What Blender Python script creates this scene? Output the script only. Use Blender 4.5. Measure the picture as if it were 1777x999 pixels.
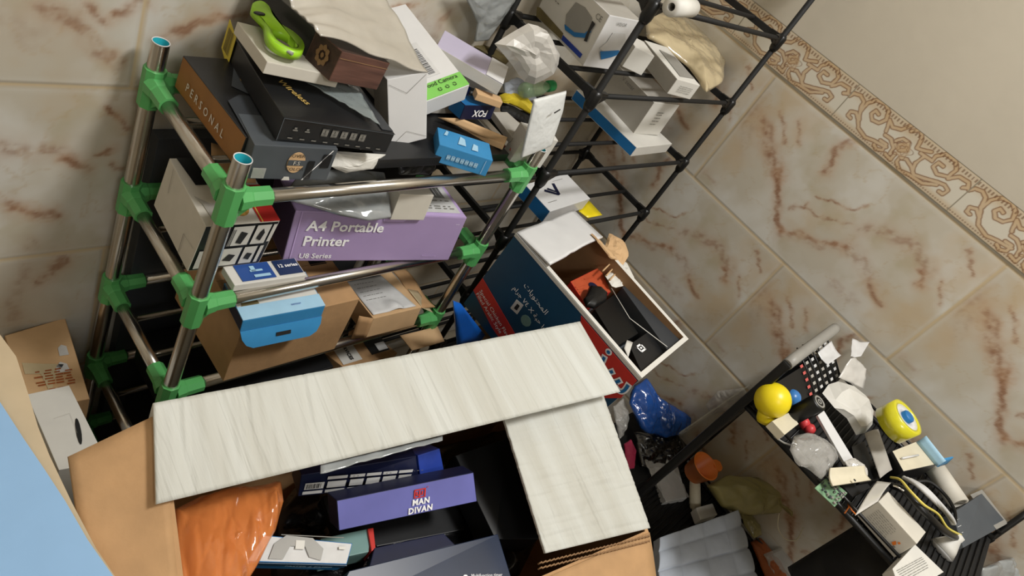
import bpy, bmesh, math, random
import numpy as np
from mathutils import Vector, Matrix, Euler, noise
random.seed(7)
for o in list(bpy.data.objects): bpy.data.objects.remove(o)
SC = bpy.context.scene
COL = SC.collection
# ------------------------------------------------------------------ camera, light, exposure
CAM = Vector((-1.59221775, -0.81674503, 1.47556155))
RM = Matrix(((0.6527353, 0.1780265, -0.73637164), (-0.59832098, 0.71736372, -0.35693318), (0.46470274, 0.67356949, 0.57476561)))
FPX = 1172.18
cd = bpy.data.cameras.new('camera'); cam = bpy.data.objects.new('camera', cd); COL.objects.link(cam)
cd.sensor_width = 36; cd.lens = FPX * 36 / 1777; cd.clip_start = .01; cd.clip_end = 50
cam.matrix_world = Matrix.Translation(CAM) @ RM.to_4x4()
SC.camera = cam
def area(name, loc, target, w, h, power, col):
    l = bpy.data.lights.new(name, 'AREA'); l.shape = 'RECTANGLE'; l.size = w; l.size_y = h; l.energy = power; l.color = col
    o = bpy.data.objects.new(name, l); COL.objects.link(o); o.location = loc
    o.rotation_euler = (Vector(target) - Vector(loc)).to_track_quat('-Z', 'Y').to_euler(); return o
area('ceiling_light', (-.6, -1.2, 2.72), (-.95, -.7, .3), .45, .25, 39, (1, .985, .955))
area('left_fill_light', (-1.9, -2.2, 2.72), (-1.2, -.5, .6), .6, .6, 25, (1, .98, .95))  # added fill light that brightens the left wall, no lamp known there
wd = bpy.data.worlds.new('world'); SC.world = wd; wd.use_nodes = True
wd.node_tree.nodes['Background'].inputs[0].default_value = (1, .985, .97, 1)
wd.node_tree.nodes['Background'].inputs[1].default_value = .19
SC.view_settings.view_transform = 'Standard'; SC.view_settings.look = 'None'
SC.view_settings.exposure = -0.1; SC.view_settings.gamma = 1; SC.view_settings.use_curve_mapping = False
# ------------------------------------------------------------------ helpers
def lin(c):
    if isinstance(c, str): c = tuple(int(c[i:i+2], 16) / 255 for i in (0, 2, 4))
    return tuple((v / 12.92 if v <= .04045 else ((v + .055) / 1.055) ** 2.4) for v in c[:3])
MATS = {}
def mat(name, col, rough=.6, metal=0., spec=.5, mottle=.06, mscale=30., bump=0., bscale=40., alpha=1., trans=0., coat=0., stretch=None, ior=1.45, col2=None):
    if name in MATS: return MATS[name]
    m = bpy.data.materials.new(name); m.use_nodes = True; nt = m.node_tree; b = nt.nodes['Principled BSDF']
    c = lin(col)
    tc = nt.nodes.new('ShaderNodeTexCoord'); mp = nt.nodes.new('ShaderNodeMapping'); nt.links.new(tc.outputs['Object'], mp.inputs[0])
    if stretch: mp.inputs['Scale'].default_value = stretch
    n = nt.nodes.new('ShaderNodeTexNoise'); n.inputs['Scale'].default_value = mscale; n.inputs['Detail'].default_value = 5
    nt.links.new(mp.outputs[0], n.inputs['Vector'])
    r = nt.nodes.new('ShaderNodeValToRGB'); r.color_ramp.elements[0].position = .3; r.color_ramp.elements[1].position = .7
    c2 = lin(col2) if col2 else tuple(min(1, v * (1 + mottle)) for v in c)
    c1 = c if col2 else tuple(v * (1 - mottle) for v in c)
    r.color_ramp.elements[0].color = (*c1, 1); r.color_ramp.elements[1].color = (*c2, 1)
    nt.links.new(n.outputs['Fac'], r.inputs[0]); nt.links.new(r.outputs[0], b.inputs['Base Color'])
    b.inputs['Roughness'].default_value = rough; b.inputs['Metallic'].default_value = metal
    b.inputs['Specular IOR Level'].default_value = spec; b.inputs['IOR'].default_value = ior
    b.inputs['Transmission Weight'].default_value = trans; b.inputs['Coat Weight'].default_value = coat
    b.inputs['Alpha'].default_value = alpha
    if bump:
        n2 = nt.nodes.new('ShaderNodeTexNoise'); n2.inputs['Scale'].default_value = bscale; n2.inputs['Detail'].default_value = 4
        nt.links.new(mp.outputs[0], n2.inputs['Vector'])
        bp = nt.nodes.new('ShaderNodeBump'); bp.inputs['Strength'].default_value = bump; bp.inputs['Distance'].default_value = .003
        nt.links.new(n2.outputs['Fac'], bp.inputs['Height']); nt.links.new(bp.outputs[0], b.inputs['Normal'])
    MATS[name] = m; return m
M = lambda n: MATS[n]
mat('kraft', 'b08b62', .8, mottle=.10, mscale=25, bump=.15, bscale=120)
mat('kraft_light', 'c9a67c', .8, mottle=.06, mscale=25, bump=.1)
mat('brick_orange', 'b5502f', .5, mottle=.15)
mat('kraft_dark', '8a6a4a', .85, mottle=.08)
mat('white_card', 'cfcdc6', .55, mottle=.03, bump=.05)
def add_creases(m, sc, col, w):
    nt = m.node_tree; b = nt.nodes['Principled BSDF']; src = b.inputs['Base Color'].links[0].from_socket
    tc = nt.nodes.new('ShaderNodeTexCoord'); mp = nt.nodes.new('ShaderNodeMapping'); mp.inputs['Scale'].default_value = sc
    n = nt.nodes.new('ShaderNodeTexNoise'); n.inputs['Scale'].default_value = 1; n.inputs['Detail'].default_value = 3
    r = nt.nodes.new('ShaderNodeValToRGB'); e = r.color_ramp.elements; e[0].position = .5 - w; e[0].color = (0, 0, 0, 1); e[1].position = .5 + w; e[1].color = (0, 0, 0, 1)
    k = e.new(.5); k.color = (1, 1, 1, 1)
    mx = nt.nodes.new('ShaderNodeMix'); mx.data_type = 'RGBA'; mx.inputs[7].default_value = (*lin(col), 1)
    ml = nt.nodes.new('ShaderNodeMath'); ml.operation = 'MULTIPLY'; ml.inputs[1].default_value = .24
    L = nt.links.new; L(tc.outputs['Object'], mp.inputs[0]); L(mp.outputs[0], n.inputs['Vector']); L(n.outputs['Fac'], r.inputs[0]); L(r.outputs[0], ml.inputs[0]); L(ml.outputs[0], mx.inputs[0]); L(src, mx.inputs[6]); L(mx.outputs[2], b.inputs['Base Color'])
mat('white_gloss', 'd2d2d2', .35, mottle=.02, coat=.2)
mat('white_warm', 'c9c4b8', .6, mottle=.04)
mat('grey_card', 'a8a49c', .6)
mat('cream_board', 'aeaca1', .6, mscale=4.2, bump=.25, bscale=60, stretch=(5, .35, 1), col2='c6c8c3')
add_creases(MATS['cream_board'], (42, 1.2, 1), '858378', .014)
mat('black_card', '17181a', .42, mottle=.2, coat=.1)
mat('black_plastic', '0e0f10', .38, mottle=.1)
mat('black_matte', '121212', .7)
mat('dark_grey', '33363a', .5)
mat('charcoal', '4a4f54', .5, mottle=.08)
mat('gold_brown', '8a5c28', .5, mottle=.1)
mat('gold', 'b79a55', .4)
mat('wood_dark', '4b352c', .55, mottle=.35, mscale=12, stretch=(1, 8, 8), col2='2e211c')
mat('wood_front', '6b4a3e', .5, mottle=.3, mscale=14, stretch=(1, 10, 10), col2='4a322a')
mat('emblem', '8a6b48', .5)
mat('lavender', 'b4aec4', .55, mottle=.03)
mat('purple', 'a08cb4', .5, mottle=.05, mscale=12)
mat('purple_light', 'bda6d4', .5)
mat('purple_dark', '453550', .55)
mat('cyan_blue', '2a86b8', .45, mottle=.05)
mat('mid_blue', '1f6aa5', .45)
mat('sky_blue', '3a88bd', .4, mottle=.05)
mat('pale_blue', '9fc6de', .5)
mat('deep_blue', '1a4463', .4, mottle=.05)
mat('royal_blue', '27409a', .4, mottle=.15)
mat('navy', '151a38', .4, mottle=.15)
mat('night', '1a2740', .35, mottle=.25, mscale=8)
mat('violet_blue', '6c6eb0', .35, mottle=.16, mscale=9)
mat('folder_blue', '1560c0', .35)
mat('navy_label', '1c2f55', .4)
mat('blue_label', '2c4f92', .4)
mat('red', 'b32a26', .45, mottle=.05)
mat('signal_red', 'c2332b', .45, mottle=.04)
mat('coral', 'c9605a', .5)
mat('yellow', 'e5cf1c', .35, mottle=.03)
mat('yellow_matt', 'dcc531', .6)
mat('tape_yellow', 'cfc824', .3, mottle=.05, coat=.4)
mat('lime', '9cd32a', .35, mottle=.04)
mat('label_green', '7cc05a', .5)
mat('connector_green', '55a45e', .36, mottle=.05, coat=.15)
mat('turquoise', '35b9c8', .3)
mat('teal_grey', '6f908c', .5)
mat('orange', 'd8752a', .4, mottle=.05)
mat('rust', '9a5328', .5, mottle=.2)
mat('pink', 'b03054', .5)
mat('ball_blue', '3f7dc0', .3)
mat('toy_red', 'c43a3e', .4)
mat('ink', '22201e', .6)
mat('ink_grey', '77756f', .6)
mat('ink_white', 'f0f0f0', .5)
mat('ink_red', 'c8342c', .5)
mat('steel', 'cfcbc4', .24, metal=1, mottle=.03)
mat('steel_dark', '6f6a63', .25, metal=1)
mat('tile_yellow', 'd6c65f', .5)
mat('sticker_yellow', 'd3bf3c', .5)
mat('paper', 'd9d7cf', .7, mottle=.05)
mat('label_paper', 'c9c9c8', .6, mottle=.06, mscale=60)
mat('quilt', 'a9b0bb', .85, mottle=.07, bump=.3, bscale=30)
mat('pcb', '6f9070', .5, mottle=.4, mscale=90)
mat('cream_plastic', 'cfc7b0', .45)
mat('green_cap', '2d9a57', .3)
mat('tin_grey', '8e8c86', .45)
mat('powder_blue', '86abd0', .5, mottle=.02)
mat('beige_board', 'b8a689', .8, mottle=.04)
mat('carpet', '22211f', .95)
mat('food', 'a07a3a', .6, mottle=.5, mscale=160)
mat('olive_brown', '6a5f3c', .7, mottle=.3)
def film(name, col, alpha, rough=.15, bump=.6, bscale=25, trans=0.):
    return mat(name, col, rough, alpha=alpha, bump=bump, bscale=bscale, coat=.6, spec=.7, trans=trans)
film('clear_film', 'c9c7c2', .38); film('cloudy_film', 'd2cfc9', .85, rough=.3, bump=.5, bscale=18)
film('foam_film', 'b3ada1', .93, rough=.4, bump=.3, bscale=10); film('grey_film', '9fa3a3', .8, bump=.8)
film('orange_film', 'e38a4a', .58, rough=.14, bump=.5, bscale=45); film('orange_inner', 'c9602a', .9, rough=.25, bump=.5, bscale=30)
film('sleeve_film', '98a2a2', .6, rough=.12, bump=.5, bscale=30); film('blue_film', '1d4f9c', .85, bump=.5, bscale=40)
film('amber_film', 'd9c8a2', .66, bump=.6, bscale=25); film('black_film', '0b0b0c', .97, rough=.2, bump=1., bscale=40)
film('olive_film', 'a0975a', .62, rough=.5, bump=.8); film('bubble', 'd8dbda', .97, rough=.35, bump=.3, bscale=110)
film('glass_panel', 'b5b5a6', .3, rough=.08, bump=0); film('green_film', '8fae86', .5)

def tag(o, label, cat, group=None, kind=None):
    o['label'] = label
    if cat: o['category'] = cat
    if group: o['group'] = group
    if kind: o['kind'] = kind
    return o
def empty(name, loc, label, cat, rot=(0, 0, 0), group=None):
    o = bpy.data.objects.new(name, None); COL.objects.link(o); o.location = loc; o.rotation_euler = rot
    o.empty_display_size = .02
    return tag(o, label, cat, group)
def link(name, me, parent=None):
    o = bpy.data.objects.new(name, me); COL.objects.link(o)
    if parent is not None: o.parent = parent
    return o
class MB:
    """collects shapes into one mesh; each with its material"""
    def __init__(s): s.bm = bmesh.new(); s.mats = []
    def mi(s, m):
        m = MATS[m] if isinstance(m, str) else m
        if m not in s.mats: s.mats.append(m)
        return s.mats.index(m)
    def poly(s, pts, faces, m, smooth=False):
        vs = [s.bm.verts.new(p) for p in pts]; i = s.mi(m); out = []
        for f in faces:
            try: fc = s.bm.faces.new([vs[k] for k in f])
            except ValueError: continue
            fc.material_index = i; fc.smooth = smooth; out.append(fc)
        return vs, out
    def hexa(s, c, m, bev=0., fm=None):
        """c = 8 corners: bottom 4 ccw then top 4 ccw"""
        vs, fs = s.poly(c, [(3, 2, 1, 0), (4, 5, 6, 7), (0, 1, 5, 4), (1, 2, 6, 5), (2, 3, 7, 6), (3, 0, 4, 7)], m)
        if fm:
            for k, f in zip('DTFRBL', fs):
                if k in fm: f.material_index = s.mi(fm[k])
        if bev:
            es = {e for f in fs for e in f.edges}
            bmesh.ops.bevel(s.bm, geom=list(es), offset=bev, segments=2, affect='EDGES', profile=.6)
    def box(s, lo, hi, m, bev=0., fm=None):
        (a, b, c), (d, e, f) = lo, hi
        s.hexa([(a, b, c), (d, b, c), (d, e, c), (a, e, c), (a, b, f), (d, b, f), (d, e, f), (a, e, f)], m, bev, fm)
    def tube(s, path, r, m, n=12, caps=True, radii=None, smooth=True, rot=0):
        path = [Vector(p) for p in path]; rings = []
        i = s.mi(m); up = None
        for k, p in enumerate(path):
            d = (path[min(k + 1, len(path) - 1)] - path[max(k - 1, 0)]).normalized()
            if up is None: up = Vector((0, 0, 1)) if abs(d.z) < .9 else Vector((1, 0, 0))
            a = d.cross(up).normalized(); b = a.cross(d).normalized(); up = b
            rr = radii[k] if radii else r
            rings.append([s.bm.verts.new(p + (a * math.cos(rot + 2 * math.pi * j / n) + b * math.sin(rot + 2 * math.pi * j / n)) * rr) for j in range(n)])
        for k in range(len(rings) - 1):
            for j in range(n):
                f = s.bm.faces.new([rings[k][j], rings[k][(j + 1) % n], rings[k + 1][(j + 1) % n], rings[k + 1][j]]); f.material_index = i; f.smooth = smooth
        if caps:
            for rg in (rings[0][::-1], rings[-1]):
                try: f = s.bm.faces.new(rg); f.material_index = i
                except ValueError: pass
    def lathe(s, prof, m, M4=Matrix(), n=32, smooth=True):
        i = s.mi(m); rings = []
        for r, z in prof:
            rings.append([s.bm.verts.new(M4 @ Vector((r * math.cos(2 * math.pi * j / n), r * math.sin(2 * math.pi * j / n), z))) for j in range(n)])
        for k in range(len(rings) - 1):
            for j in range(n):
                f = s.bm.faces.new([rings[k][j], rings[k][(j + 1) % n], rings[k + 1][(j + 1) % n], rings[k + 1][j]]); f.material_index = i; f.smooth = smooth
        for rg, r in ((rings[0][::-1], prof[0][0]), (rings[-1], prof[-1][0])):
            if r > 1e-5 and prof[0] != prof[-1]: f = s.bm.faces.new(rg); f.material_index = i
    def prism(s, outline, a, b, m, M4=Matrix(), bev=0.):
        """outline in xy, extruded from z=a to z=b, placed by M4"""
        n = len(outline); i = s.mi(m)
        lo = [s.bm.verts.new(M4 @ Vector((x, y, a))) for x, y in outline]; hi = [s.bm.verts.new(M4 @ Vector((x, y, b))) for x, y in outline]
        fs = [s.bm.faces.new(lo[::-1]), s.bm.faces.new(hi)]
        for k in range(n): fs.append(s.bm.faces.new([lo[k], lo[(k + 1) % n], hi[(k + 1) % n], hi[k]]))
        for f in fs: f.material_index = i
        if bev: bmesh.ops.bevel(s.bm, geom=list({e for f in fs[:2] for e in f.edges}), offset=bev, segments=2, affect='EDGES')
    def build(s, name, parent=None, weld=False):
        if weld: bmesh.ops.remove_doubles(s.bm, verts=s.bm.verts, dist=1e-5)
        bmesh.ops.recalc_face_normals(s.bm, faces=s.bm.faces)
        me = bpy.data.meshes.new(name); s.bm.to_mesh(me); s.bm.free()
        for m in s.mats: me.materials.append(m)
        return link(name, me, parent)

def ray(x, y):
    return (RM @ Vector(((x - 888.5) / FPX, -(y - 499.5) / FPX, -1))).normalized()
def at(x, y, ax, v):
    """point of the room on the plane axis = v seen at photo position x, y"""
    d = ray(x, y); return CAM + d * ((v - CAM[ax]) / d[ax])
def atp(x, y, p, n):
    d = ray(x, y); return CAM + d * ((Vector(p) - CAM).dot(n) / d.dot(n))
AX = {'x': 0, 'y': 1, 'z': 2}

FACE = {'F': ((-1, -1, 0), (1, 0, 0), (0, 0, 1)), 'B': ((1, 1, 0), (-1, 0, 0), (0, 0, 1)), 'L': ((-1, 1, 0), (0, -1, 0), (0, 0, 1)),
        'R': ((1, -1, 0), (0, 1, 0), (0, 0, 1)), 'T': ((-1, -1, 1), (1, 0, 0), (0, 1, 0))}
class Frame:
    """a flat face in its parent's space: origin o, unit u (right), v (up), size w x h"""
    def __init__(s, o, u, v, w, h, off=.0007): s.u = Vector(u).normalized(); s.v = Vector(v).normalized(); s.n = s.u.cross(s.v); s.o = Vector(o) + s.n * off; s.w = w; s.h = h
    def p(s, a, b, c=0.): return s.o + s.u * (a * s.w) + s.v * (b * s.h) + s.n * c
    def m4(s, a, b, ang=0., c=0.):
        R = Matrix((s.u, s.v, s.n)).transposed().to_4x4()
        return Matrix.Translation(s.p(a, b, c)) @ R @ Matrix.Rotation(ang, 4, 'Z')
def face(D, k, off=.0007):
    o, u, v = FACE[k]; o = Vector((o[0] * D[0] / 2, o[1] * D[1] / 2, o[2] * D[2])); u = Vector(u); v = Vector(v)
    w = abs(u.x) * D[0] + abs(u.y) * D[1]; h = abs(v.x) * D[0] + abs(v.y) * D[1] + abs(v.z) * D[2]
    return Frame(o, u, v, w, h, off)
def sticker(parent, fr, pts, m, name='label', c=0., label=None, thick=.0006):
    b = MB(); q = [fr.p(x, y, c) for x, y in pts]; q2 = [fr.p(x, y, c + thick) for x, y in pts]; n = len(q)
    b.poly(q + q2, [tuple(range(n, 2 * n)), tuple(range(n))[::-1]] + [(k, (k + 1) % n, n + (k + 1) % n, n + k) for k in range(n)], m)
    o = b.build(name, parent)
    if label: o['label'] = label
    return o
def rect(x0, y0, x1, y1): return [(x0, y0), (x1, y0), (x1, y1), (x0, y1)]
def stickers(parent, fr, rects, m, name='printed_marks', c=.0007, label=None):
    b = MB()
    for r in rects:
        q = [fr.p(*p, c) for p in (rect(*r) if len(r) == 4 and not isinstance(r[0], tuple) else r)]
        b.poly(q, [tuple(range(len(q)))], m)
    o = b.build(name, parent)
    if label: o['label'] = label
    return o
def text(parent, fr, s, a, b, size, m='ink', ang=0., c=.0009, name='printed_text', bold=.0, align='LEFT', sx=1., spacing=1.):
    cu = bpy.data.curves.new(name, 'FONT'); cu.body = s; cu.size = size; cu.align_x = align; cu.align_y = 'CENTER'; cu.offset = bold; cu.space_line = .95; cu.resolution_u = 2; cu.space_character = spacing
    t = bpy.data.objects.new(name, cu); COL.objects.link(t)
    dg = bpy.context.evaluated_depsgraph_get(); me = bpy.data.meshes.new_from_object(t.evaluated_get(dg))
    bpy.data.objects.remove(t); bpy.data.curves.remove(cu)
    me.transform(fr.m4(a, b, ang, c) @ Matrix.Diagonal((sx, 1, 1, 1))); me.materials.clear(); me.materials.append(MATS[m] if isinstance(m, str) else m)
    me.name = name
    return link(name, me, parent)
def lines(parent, fr, x0, x1, ys, m='ink_grey', th=.03, name='printed_lines', seed=1, c=.0007):
    rd = random.Random(seed); R = []
    for y in ys:
        x = x0
        while x < x1 - .02:
            w = rd.uniform(.05, .2) * (x1 - x0); xe = min(x1, x + w); R.append((x, y - th / 2, xe, y + th / 2)); x = xe + .02
        
    return stickers(parent, fr, R, m, name, c)
def barcode(parent, fr, x0, y0, x1, y1, m='ink', name='barcode', n=22, seed=3, c=.0011, vert=False):
    rd = random.Random(seed); R = []
    t = 0.
    while t < 1:
        w = rd.uniform(.4, 1.5) / n
        if vert: R.append((x0, y0 + (y1 - y0) * t, x1, y0 + (y1 - y0) * min(1, t + w * .55)))
        else: R.append((x0 + (x1 - x0) * t, y0, x0 + (x1 - x0) * min(1, t + w * .55), y1))
        t += w * 1.2
    return stickers(parent, fr, R, m, name, c)

def carton(name, label, T, m='white_card', fm=None, cat='box', bev=.0012, group=None, bulge=.0, part='body', seams=None):
    loc, rot, D = T
    e = empty(name, loc, label, cat, rot, group); b = MB(); x, y, z = D[0] / 2, D[1] / 2, D[2]
    b.box((-x, -y, 0), (x, y, z), m, bev, fm); b.build(part, e)
    e_D = D; return e, D
def quadbox(name, label, q, h, m='white_card', fm=None, cat='box', bev=.001, part=None, down=None, group=None):
    """box given by its four upper corners (world) LF,RF,RB,LB and its height"""
    q = [Vector(p) for p in q]; n = (q[1] - q[0]).cross(q[3] - q[0]).normalized()
    if n.z < 0 and down is None: n = -n
    dn = Vector(down) if down else -n
    base = [p + dn * h for p in q]; c = sum(base, Vector()) / 4
    u = (q[1] - q[0]).normalized(); v = n.cross(u) ; R = Matrix((u, v, n)).transposed()
    e = empty(name, c, label, cat, R.to_euler(), group); W = (Matrix.Translation(c) @ R.to_4x4()).inverted()
    b = MB(); b.hexa([W @ p for p in base] + [W @ p for p in q], m, bev, fm); b.build(part or 'body', e)
    ql = [W @ p for p in q]; fr = Frame(ql[0], ql[1] - ql[0], ql[3] - ql[0] - (ql[1]-ql[0]).normalized()*((ql[3]-ql[0]).dot((ql[1]-ql[0]).normalized())), (q[1] - q[0]).length, (q[3] - q[0]).length, .0008)
    e.rotation_mode = 'XYZ'; return e, fr, [W @ p for p in base], ql
def fbm(p, s, o=3): return noise.fractal(Vector(p) * s, .8, 2.1, o)
def ridge(p, s):
    d = noise.voronoi(Vector(p) * s * .9)[0]; e = noise.voronoi(Vector(p) * s * 2.2 + Vector((3, 7, 1)))[0]
    return min(1, (d[1] - d[0]) * 1.1) * .75 + min(1, (e[1] - e[0]) * 1.1) * .35
def image_axis(x, y, dx, dy, toward):
    """direction that runs across the view by dx, dy (photo right, up) and towards the lens by the given share"""
    r_ = ray(x, y); e = RM @ Vector((dx, dy, 0)); e = (e - r_ * e.dot(r_)).normalized(); return (e * math.sqrt(1 - toward ** 2) - ray(x, y) * toward).normalized()
def pouch(name, outline, plane_n, thick, m, crumple=.006, cs=25., label=None, cat=None, parent=None, rings=26, N=110, seed=0., top=1., power=.5, group=None, edge=.0, lift=0., flat=False, grain=None):
    """soft bag: closed shape with the given 3D outline, puffed along plane_n, creased"""
    P = [Vector(p) for p in outline]; c = sum(P, Vector()) / len(P); nn = Vector(plane_n).normalized()
    if flat: rings, N = flat
    gd = Vector(grain).normalized() if grain else None
    def soft(w): return w - gd * (w.dot(gd) * .75) if gd else w
    L = [0]
    for k in range(len(P)): L.append(L[-1] + (P[(k + 1) % len(P)] - P[k]).length)
    ring = []
    for i in range(N):
        t = L[-1] * i / N
        k = max(j for j in range(len(P)) if L[j] <= t + 1e-9); f = (t - L[k]) / max(1e-9, L[k + 1] - L[k]); ring.append(P[k].lerp(P[(k + 1) % len(P)], f))
    b = MB(); i0 = b.mi(m); off = Vector((seed * 3.1, seed * 1.7, seed))
    def layer(sg):
        G = []
        for r in range(1, rings + 1):
            q = r / rings; row = []
            for p in ring:
                w = c.lerp(p, q); h = (1 - q ** 2.5) ** power if q < 1 else 0
                cr = (ridge(soft(w) + off, cs) - .4) * crumple * 1.5 * (1 if q < 1 else 0)
                h2 = (thick * h * (top if sg > 0 else 1 - top + .15) + cr * min(1, (1 - q) * 6)) + lift * (1 - q) 
                row.append((w, sg, h2))
            G.append(row)
        return G
    # boundary shared, jittered
    bd = []
    for p in ring:
        j = (noise.noise_vector(p * cs * .8 + off)) * edge; bd.append(b.bm.verts.new(p - c + j))
    for sg in (1, -1):
        G = layer(sg); V = []
        for r, row in enumerate(G):
            if r == rings - 1: V.append(bd); continue
            V.append([b.bm.verts.new(w - c + nn * sg * h + noise.noise_vector(soft(w) * cs + off) * crumple * .7) for (w, _, h) in row])
        ctr = b.bm.verts.new(nn * sg * (thick * (top if sg > 0 else 1 - top + .15)))
        for k in range(N):
            f = b.bm.faces.new([ctr, V[0][k], V[0][(k + 1) % N]]); f.material_index = i0; f.smooth = not flat
        for r in range(rings - 1):
            for k in range(N):
                f = b.bm.faces.new([V[r][k], V[r + 1][k], V[r + 1][(k + 1) % N], V[r][(k + 1) % N]]); f.material_index = i0; f.smooth = not flat
    o = b.build(name, parent); o.location = c
    if label: tag(o, label, cat, group)
    return o
def sheet(name, q, m, thick=.001, nu=24, nv=16, disp=None, label=None, cat=None, parent=None, edge_m=None, smooth=True, pts=None, group=None):
    """bilinear patch q=[LF,RF,RB,LB] with thickness; disp(u,v)->offset vector"""
    q = [Vector(p) for p in q]; o0 = Vector() if parent is not None else sum(q, Vector()) / 4
    b = MB(); i = b.mi(m); ie = b.mi(edge_m) if edge_m else i
    n = (q[1] - q[0]).cross(q[3] - q[0]).normalized()
    A = [[None] * (nv + 1) for _ in range(nu + 1)]; B = [[None] * (nv + 1) for _ in range(nu + 1)]
    for a in range(nu + 1):
        for c in range(nv + 1):
            u, v = a / nu, c / nv; p = q[0].lerp(q[1], u).lerp(q[3].lerp(q[2], u), v)
            if disp: p = p + disp(u, v, p, n)
            A[a][c] = b.bm.verts.new(p - o0 + n * thick / 2); B[a][c] = b.bm.verts.new(p - o0 - n * thick / 2)
    def F(vs, k, s=False): f = b.bm.faces.new(vs); f.material_index = k; f.smooth = s
    for a in range(nu):
        for c in range(nv):
            F([A[a][c], A[a + 1][c], A[a + 1][c + 1], A[a][c + 1]], i, smooth); F([B[a][c + 1], B[a + 1][c + 1], B[a + 1][c], B[a][c]], i, smooth)
    for a in range(nu):
        F([B[a][0], B[a + 1][0], A[a + 1][0], A[a][0]], ie); F([A[a][nv], A[a + 1][nv], B[a + 1][nv], B[a][nv]], ie)
    for c in range(nv):
        F([A[0][c], A[0][c + 1], B[0][c + 1], B[0][c]], ie); F([B[nu][c], B[nu][c + 1], A[nu][c + 1], A[nu][c]], ie)
    o = b.build(name, parent); o.location = o0
    if label: tag(o, label, cat, group)
    return o

# ------------------------------------------------------------------ room: marbled tile walls with a scroll border
VT= [(0.012, 0.9, [(0.0388, 0.2117), (0.0813, 0.1875), (0.1261, 0.1568), (0.158, 0.1323)]), (0.006, 0.9, [(0.1491, 0.1419), (0.1926, 0.1011), (0.2449, 0.0491)]), (0.003, 0.7, [(0.0615, 0.245), (0.0968, 0.2243), (0.1177, 0.2001)]), (0.008, 0.8, [(0.2227, 0.3002), (0.2175, 0.2759), (0.2139, 0.2492), (0.2298, 0.2155)]), (0.002, 0.8, [(0.2544, 0.1563), (0.2815, 0.172), (0.3113, 0.1837), (0.3445, 0.2122)]), (0.003, 0.6, [(0.2266, 0.105), (0.252, 0.1227), (0.2495, 0.1345)]), (0.002, 0.5, [(0.252, 0.1227), (0.283, 0.1353), (0.3167, 0.1526), (0.3495, 0.1694)]), (0.005, 0.8, [(0.2449, 0.0491), (0.2853, 0.0783), (0.3242, 0.0921), (0.3506, 0.1087), (0.3737, 0.1277)]), (0.009, 0.35, [(0.2523, 0.0412), (0.2798, 0.0749), (0.3351, 0.0807), (0.3672, 0.1087)]), (0.012, 0.35, [(0.3737, 0.1277), (0.4164, 0.1253), (0.4639, 0.1012)]), (0.006, 0.8, [(0.46, 0.0971), (0.4856, 0.0871), (0.5149, 0.0814)]), (0.013, 0.45, [(0.3766, 0.1743), (0.4132, 0.2007), (0.4531, 0.2138), (0.4914, 0.2093), (0.5214, 0.1968)]), (0.005, 0.8, [(0.5128, 0.1879), (0.5264, 0.1846), (0.5399, 0.1636)]), (0.006, 0.6, [(0.5285, 0.1603), (0.5435, 0.1674)]), (0.004, 0.8, [(0.5534, 0.2008), (0.5824, 0.1648)]), (0.004, 0.6, [(0.5443, 0.2785), (0.5793, 0.2482)]), (0.006, 0.5, [(-0.0195, 0.0263), (0.0005, 0.0339)]), (0.008, 0.25, [(0.0191, 0.0313), (0.0491, 0.0293)]), (0.005, 0.5, [(0.1122, 0.2522), (0.1455, 0.2225)]), (0.02, 0.2, [(-0.02, 0.2712), (0.0107, 0.1983), (0.0536, 0.1313)]), (0.015, 0.2, [(0.4069, 0.0412), (0.4671, 0.0481)]), (0.006, 0.35, [(0.6075, 0.2691), (0.6186, 0.2839)])]
VB= [(0.01, 0.6, [(-1.3224, 1.0057), (-1.2989, 0.9959), (-1.2765, 0.9782), (-1.2618, 0.956), (-1.2372, 0.9415), (-1.2265, 0.9381)]), (0.006, 0.8, [(-1.2415, 1.0057), (-1.2296, 1.015), (-1.2111, 1.0254)]), (0.005, 0.7, [(-1.2765, 1.0122), (-1.2535, 0.9988)]), (0.007, 0.8, [(-1.186, 0.9759), (-1.1597, 0.994), (-1.1396, 1.0083), (-1.1147, 1.02)]), (0.006, 0.6, [(-1.1147, 1.02), (-1.0867, 1.0219), (-1.056, 1.0347)]), (0.004, 0.9, [(-1.2412, 0.8733), (-1.2317, 0.8642), (-1.2222, 0.8568)]), (0.005, 0.5, [(-1.2222, 0.8568), (-1.2111, 0.8324)]), (0.012, 0.45, [(-1.355, 0.8037), (-1.324, 0.7989), (-1.2913, 0.7977), (-1.2732, 0.7841)]), (0.006, 0.8, [(-1.2777, 0.7793), (-1.2613, 0.7681), (-1.2499, 0.7622)]), (0.005, 0.8, [(-1.242, 0.7929), (-1.2238, 0.7953)]), (0.004, 0.6, [(-1.221, 0.7711), (-1.2095, 0.7586)]), (0.008, 0.85, [(-1.3362, 0.6993), (-1.3119, 0.6854), (-1.2872, 0.6843)]), (0.01, 0.4, [(-1.353, 0.7191), (-1.3263, 0.7003)]), (0.012, 0.7, [(-1.2696, 0.592), (-1.2866, 0.5573), (-1.2971, 0.5403)]), (0.02, 0.15, [(-1.3594, 0.9866), (-1.3261, 0.9689)]), (0.015, 0.3, [(-0.787, 1.0712), (-0.7474, 1.0327), (-0.7101, 1.0019)]), (0.006, 0.6, [(-0.8354, 1.0697), (-0.8037, 1.0793)]), (0.01, 0.4, [(-0.7228, 1.0744), (-0.7304, 1.0514)]), (0.01, 0.25, [(-1.3092, 0.6302), (-1.3334, 0.5104), (-1.3238, 0.4522)])]
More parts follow.
